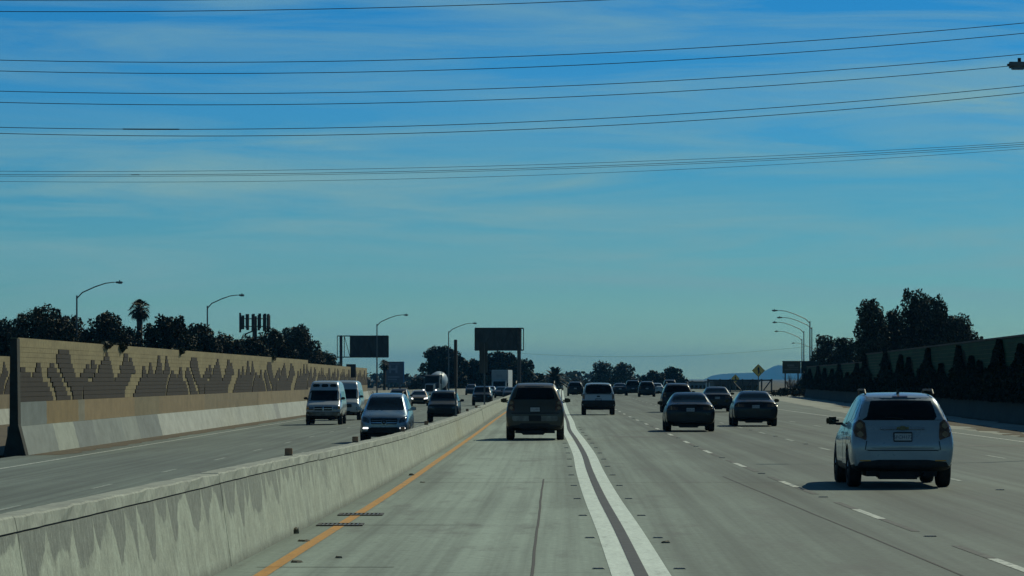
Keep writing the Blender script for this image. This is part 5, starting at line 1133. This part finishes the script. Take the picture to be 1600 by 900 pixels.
# power lines
WIRES = [((0, .6), (160, 1.0), (420, -1.5), 240, .020, 'topmost black wire, cut by the upper edge of the view'),
 ((0, 18), (400, 16), (945, 0), 240, .026, 'second black wire from the top, leaving the view above the middle'),
 ((0, 94), (800, 88.5), (1600, 36), 250, .026, 'upper wire of the highest pair crossing the whole sky'), ((0, 111), (800, 106), (1600, 52), 250, .026, 'lower wire of the highest pair crossing the whole sky'),
 ((0, 142.5), (800, 137.5), (1600, 84.5), 260, .026, 'upper wire of the middle pair crossing the sky'), ((0, 160), (800, 155), (1600, 101), 260, .026, 'lower wire of the middle pair, meeting the lamp head at the right edge'),
 ((0, 199), (800, 191.5), (1600, 134), 270, .026, 'upper wire of the lowest thick pair'), ((0, 208.5), (800, 203), (1600, 145), 270, .026, 'lower wire of the lowest thick pair'),
 ((0, 267.5), (800, 258.5), (1600, 222.5), 400, .022, 'top wire of the close bundle of four'), ((0, 272.8), (800, 263.5), (1600, 225.5), 400, .026, 'second wire of the close bundle of four'),
 ((0, 275.2), (800, 266), (1600, 228.5), 404, .022, 'third wire of the close bundle of four'), ((0, 283.5), (800, 275), (1600, 232.5), 404, .020, 'lowest and faintest wire of the close bundle of four'),
 ((760, 548), (1020, 557), (1290, 538), 900, .022, 'very faint sagging wire low in the sky between the middle trees and the right lamps')]
for a, b, c, Z, r, lab in WIRES:
    cf = np.polyfit([a[0], b[0], c[0]], [a[1], b[1], c[1]], 2); x0, x1 = (-500, 2100) if Z < 850 else (740, 1310); t = thing('power_line', lab, 'power line', (0, Z, pz(float(np.polyval(cf, 800)), Z)), 0, 'overhead power lines')
    m = MB(); m.tube([(px(x, Z), 0, pz(float(np.polyval(cf, x)), Z) - t.location.z) for x in np.linspace(x0, x1, 40)], r, 5); m.build('wire', WIRE, t)
    if lab.startswith('upper wire of the lowest') or lab.startswith('second wire of the close'):
        xs = (192, 280) if Z < 300 else (205, 218); m = MB(); m.tube([(px(x, Z), 0, pz(float(np.polyval(cf, x)), Z) - t.location.z) for x in np.linspace(*xs, 6)], r * 1.9, 5); m.build('wire_splice', WIRE, t)
# far blue hill
HM = noisy('hill_scrub', (.026, .042, .038), (.018, .030, .028), .01, .95)
def hill(prof, Z, depth=900):
    vs = []; n = len(prof); fs = []; rows = (0, .25, .5, 1.0)
    for f in rows:
        for i, (x, y) in enumerate(prof):
            h = max(-1.0, (pz(y, Z) + 1.2) * math.sin(math.pi * min(1, .5 if f == .25 else f * .5 / .25 if f < .25 else .5 + (f - .25) * .66)) - 1.2) if f else -1.25
            vs.append((px(x, Z) * (1 + .0 * f), Z + (f - .25) * depth, h))
    for j in range(len(rows) - 1):
        for i in range(n - 1): fs.append((j * n + i, j * n + i + 1, (j + 1) * n + i + 1, (j + 1) * n + i))
    m = MB(); m.add(vs, fs); o = m.build('hills', HM); smooth_by_angle(o, 60); struct(o)
hill([(1040, 600), (1085, 598), (1103, 595.5), (1115, 586.5), (1125, 584.5), (1150, 583), (1180, 582.2), (1192, 582.4), (1200, 577), (1208, 572.5), (1216, 570.5), (1226, 571), (1245, 575), (1290, 572), (1360, 566), (1460, 572), (1600, 580), (1800, 588)], 18500)
# air: pale haze over the whole place
m = MB(); m.box(-4700, 4700, -170, 21000, -2.2, 130); hz = m.build('haze', []); hz['kind'] = 'stuff'; hm = bpy.data.materials.new('haze_air'); hm.use_nodes = True; hn = NT(hm.node_tree); hm.node_tree.nodes.clear()
pv = hn.n('ShaderNodeVolumePrincipled'); pv.inputs['Color'].default_value = (.09, .50, 1.0, 1); pv.inputs['Density'].default_value = .000058; pv.inputs['Anisotropy'].default_value = 0.0
ho = hn.n('ShaderNodeOutputMaterial'); hn.l(pv.outputs[0], ho.inputs['Volume']); hz.data.materials.append(hm)
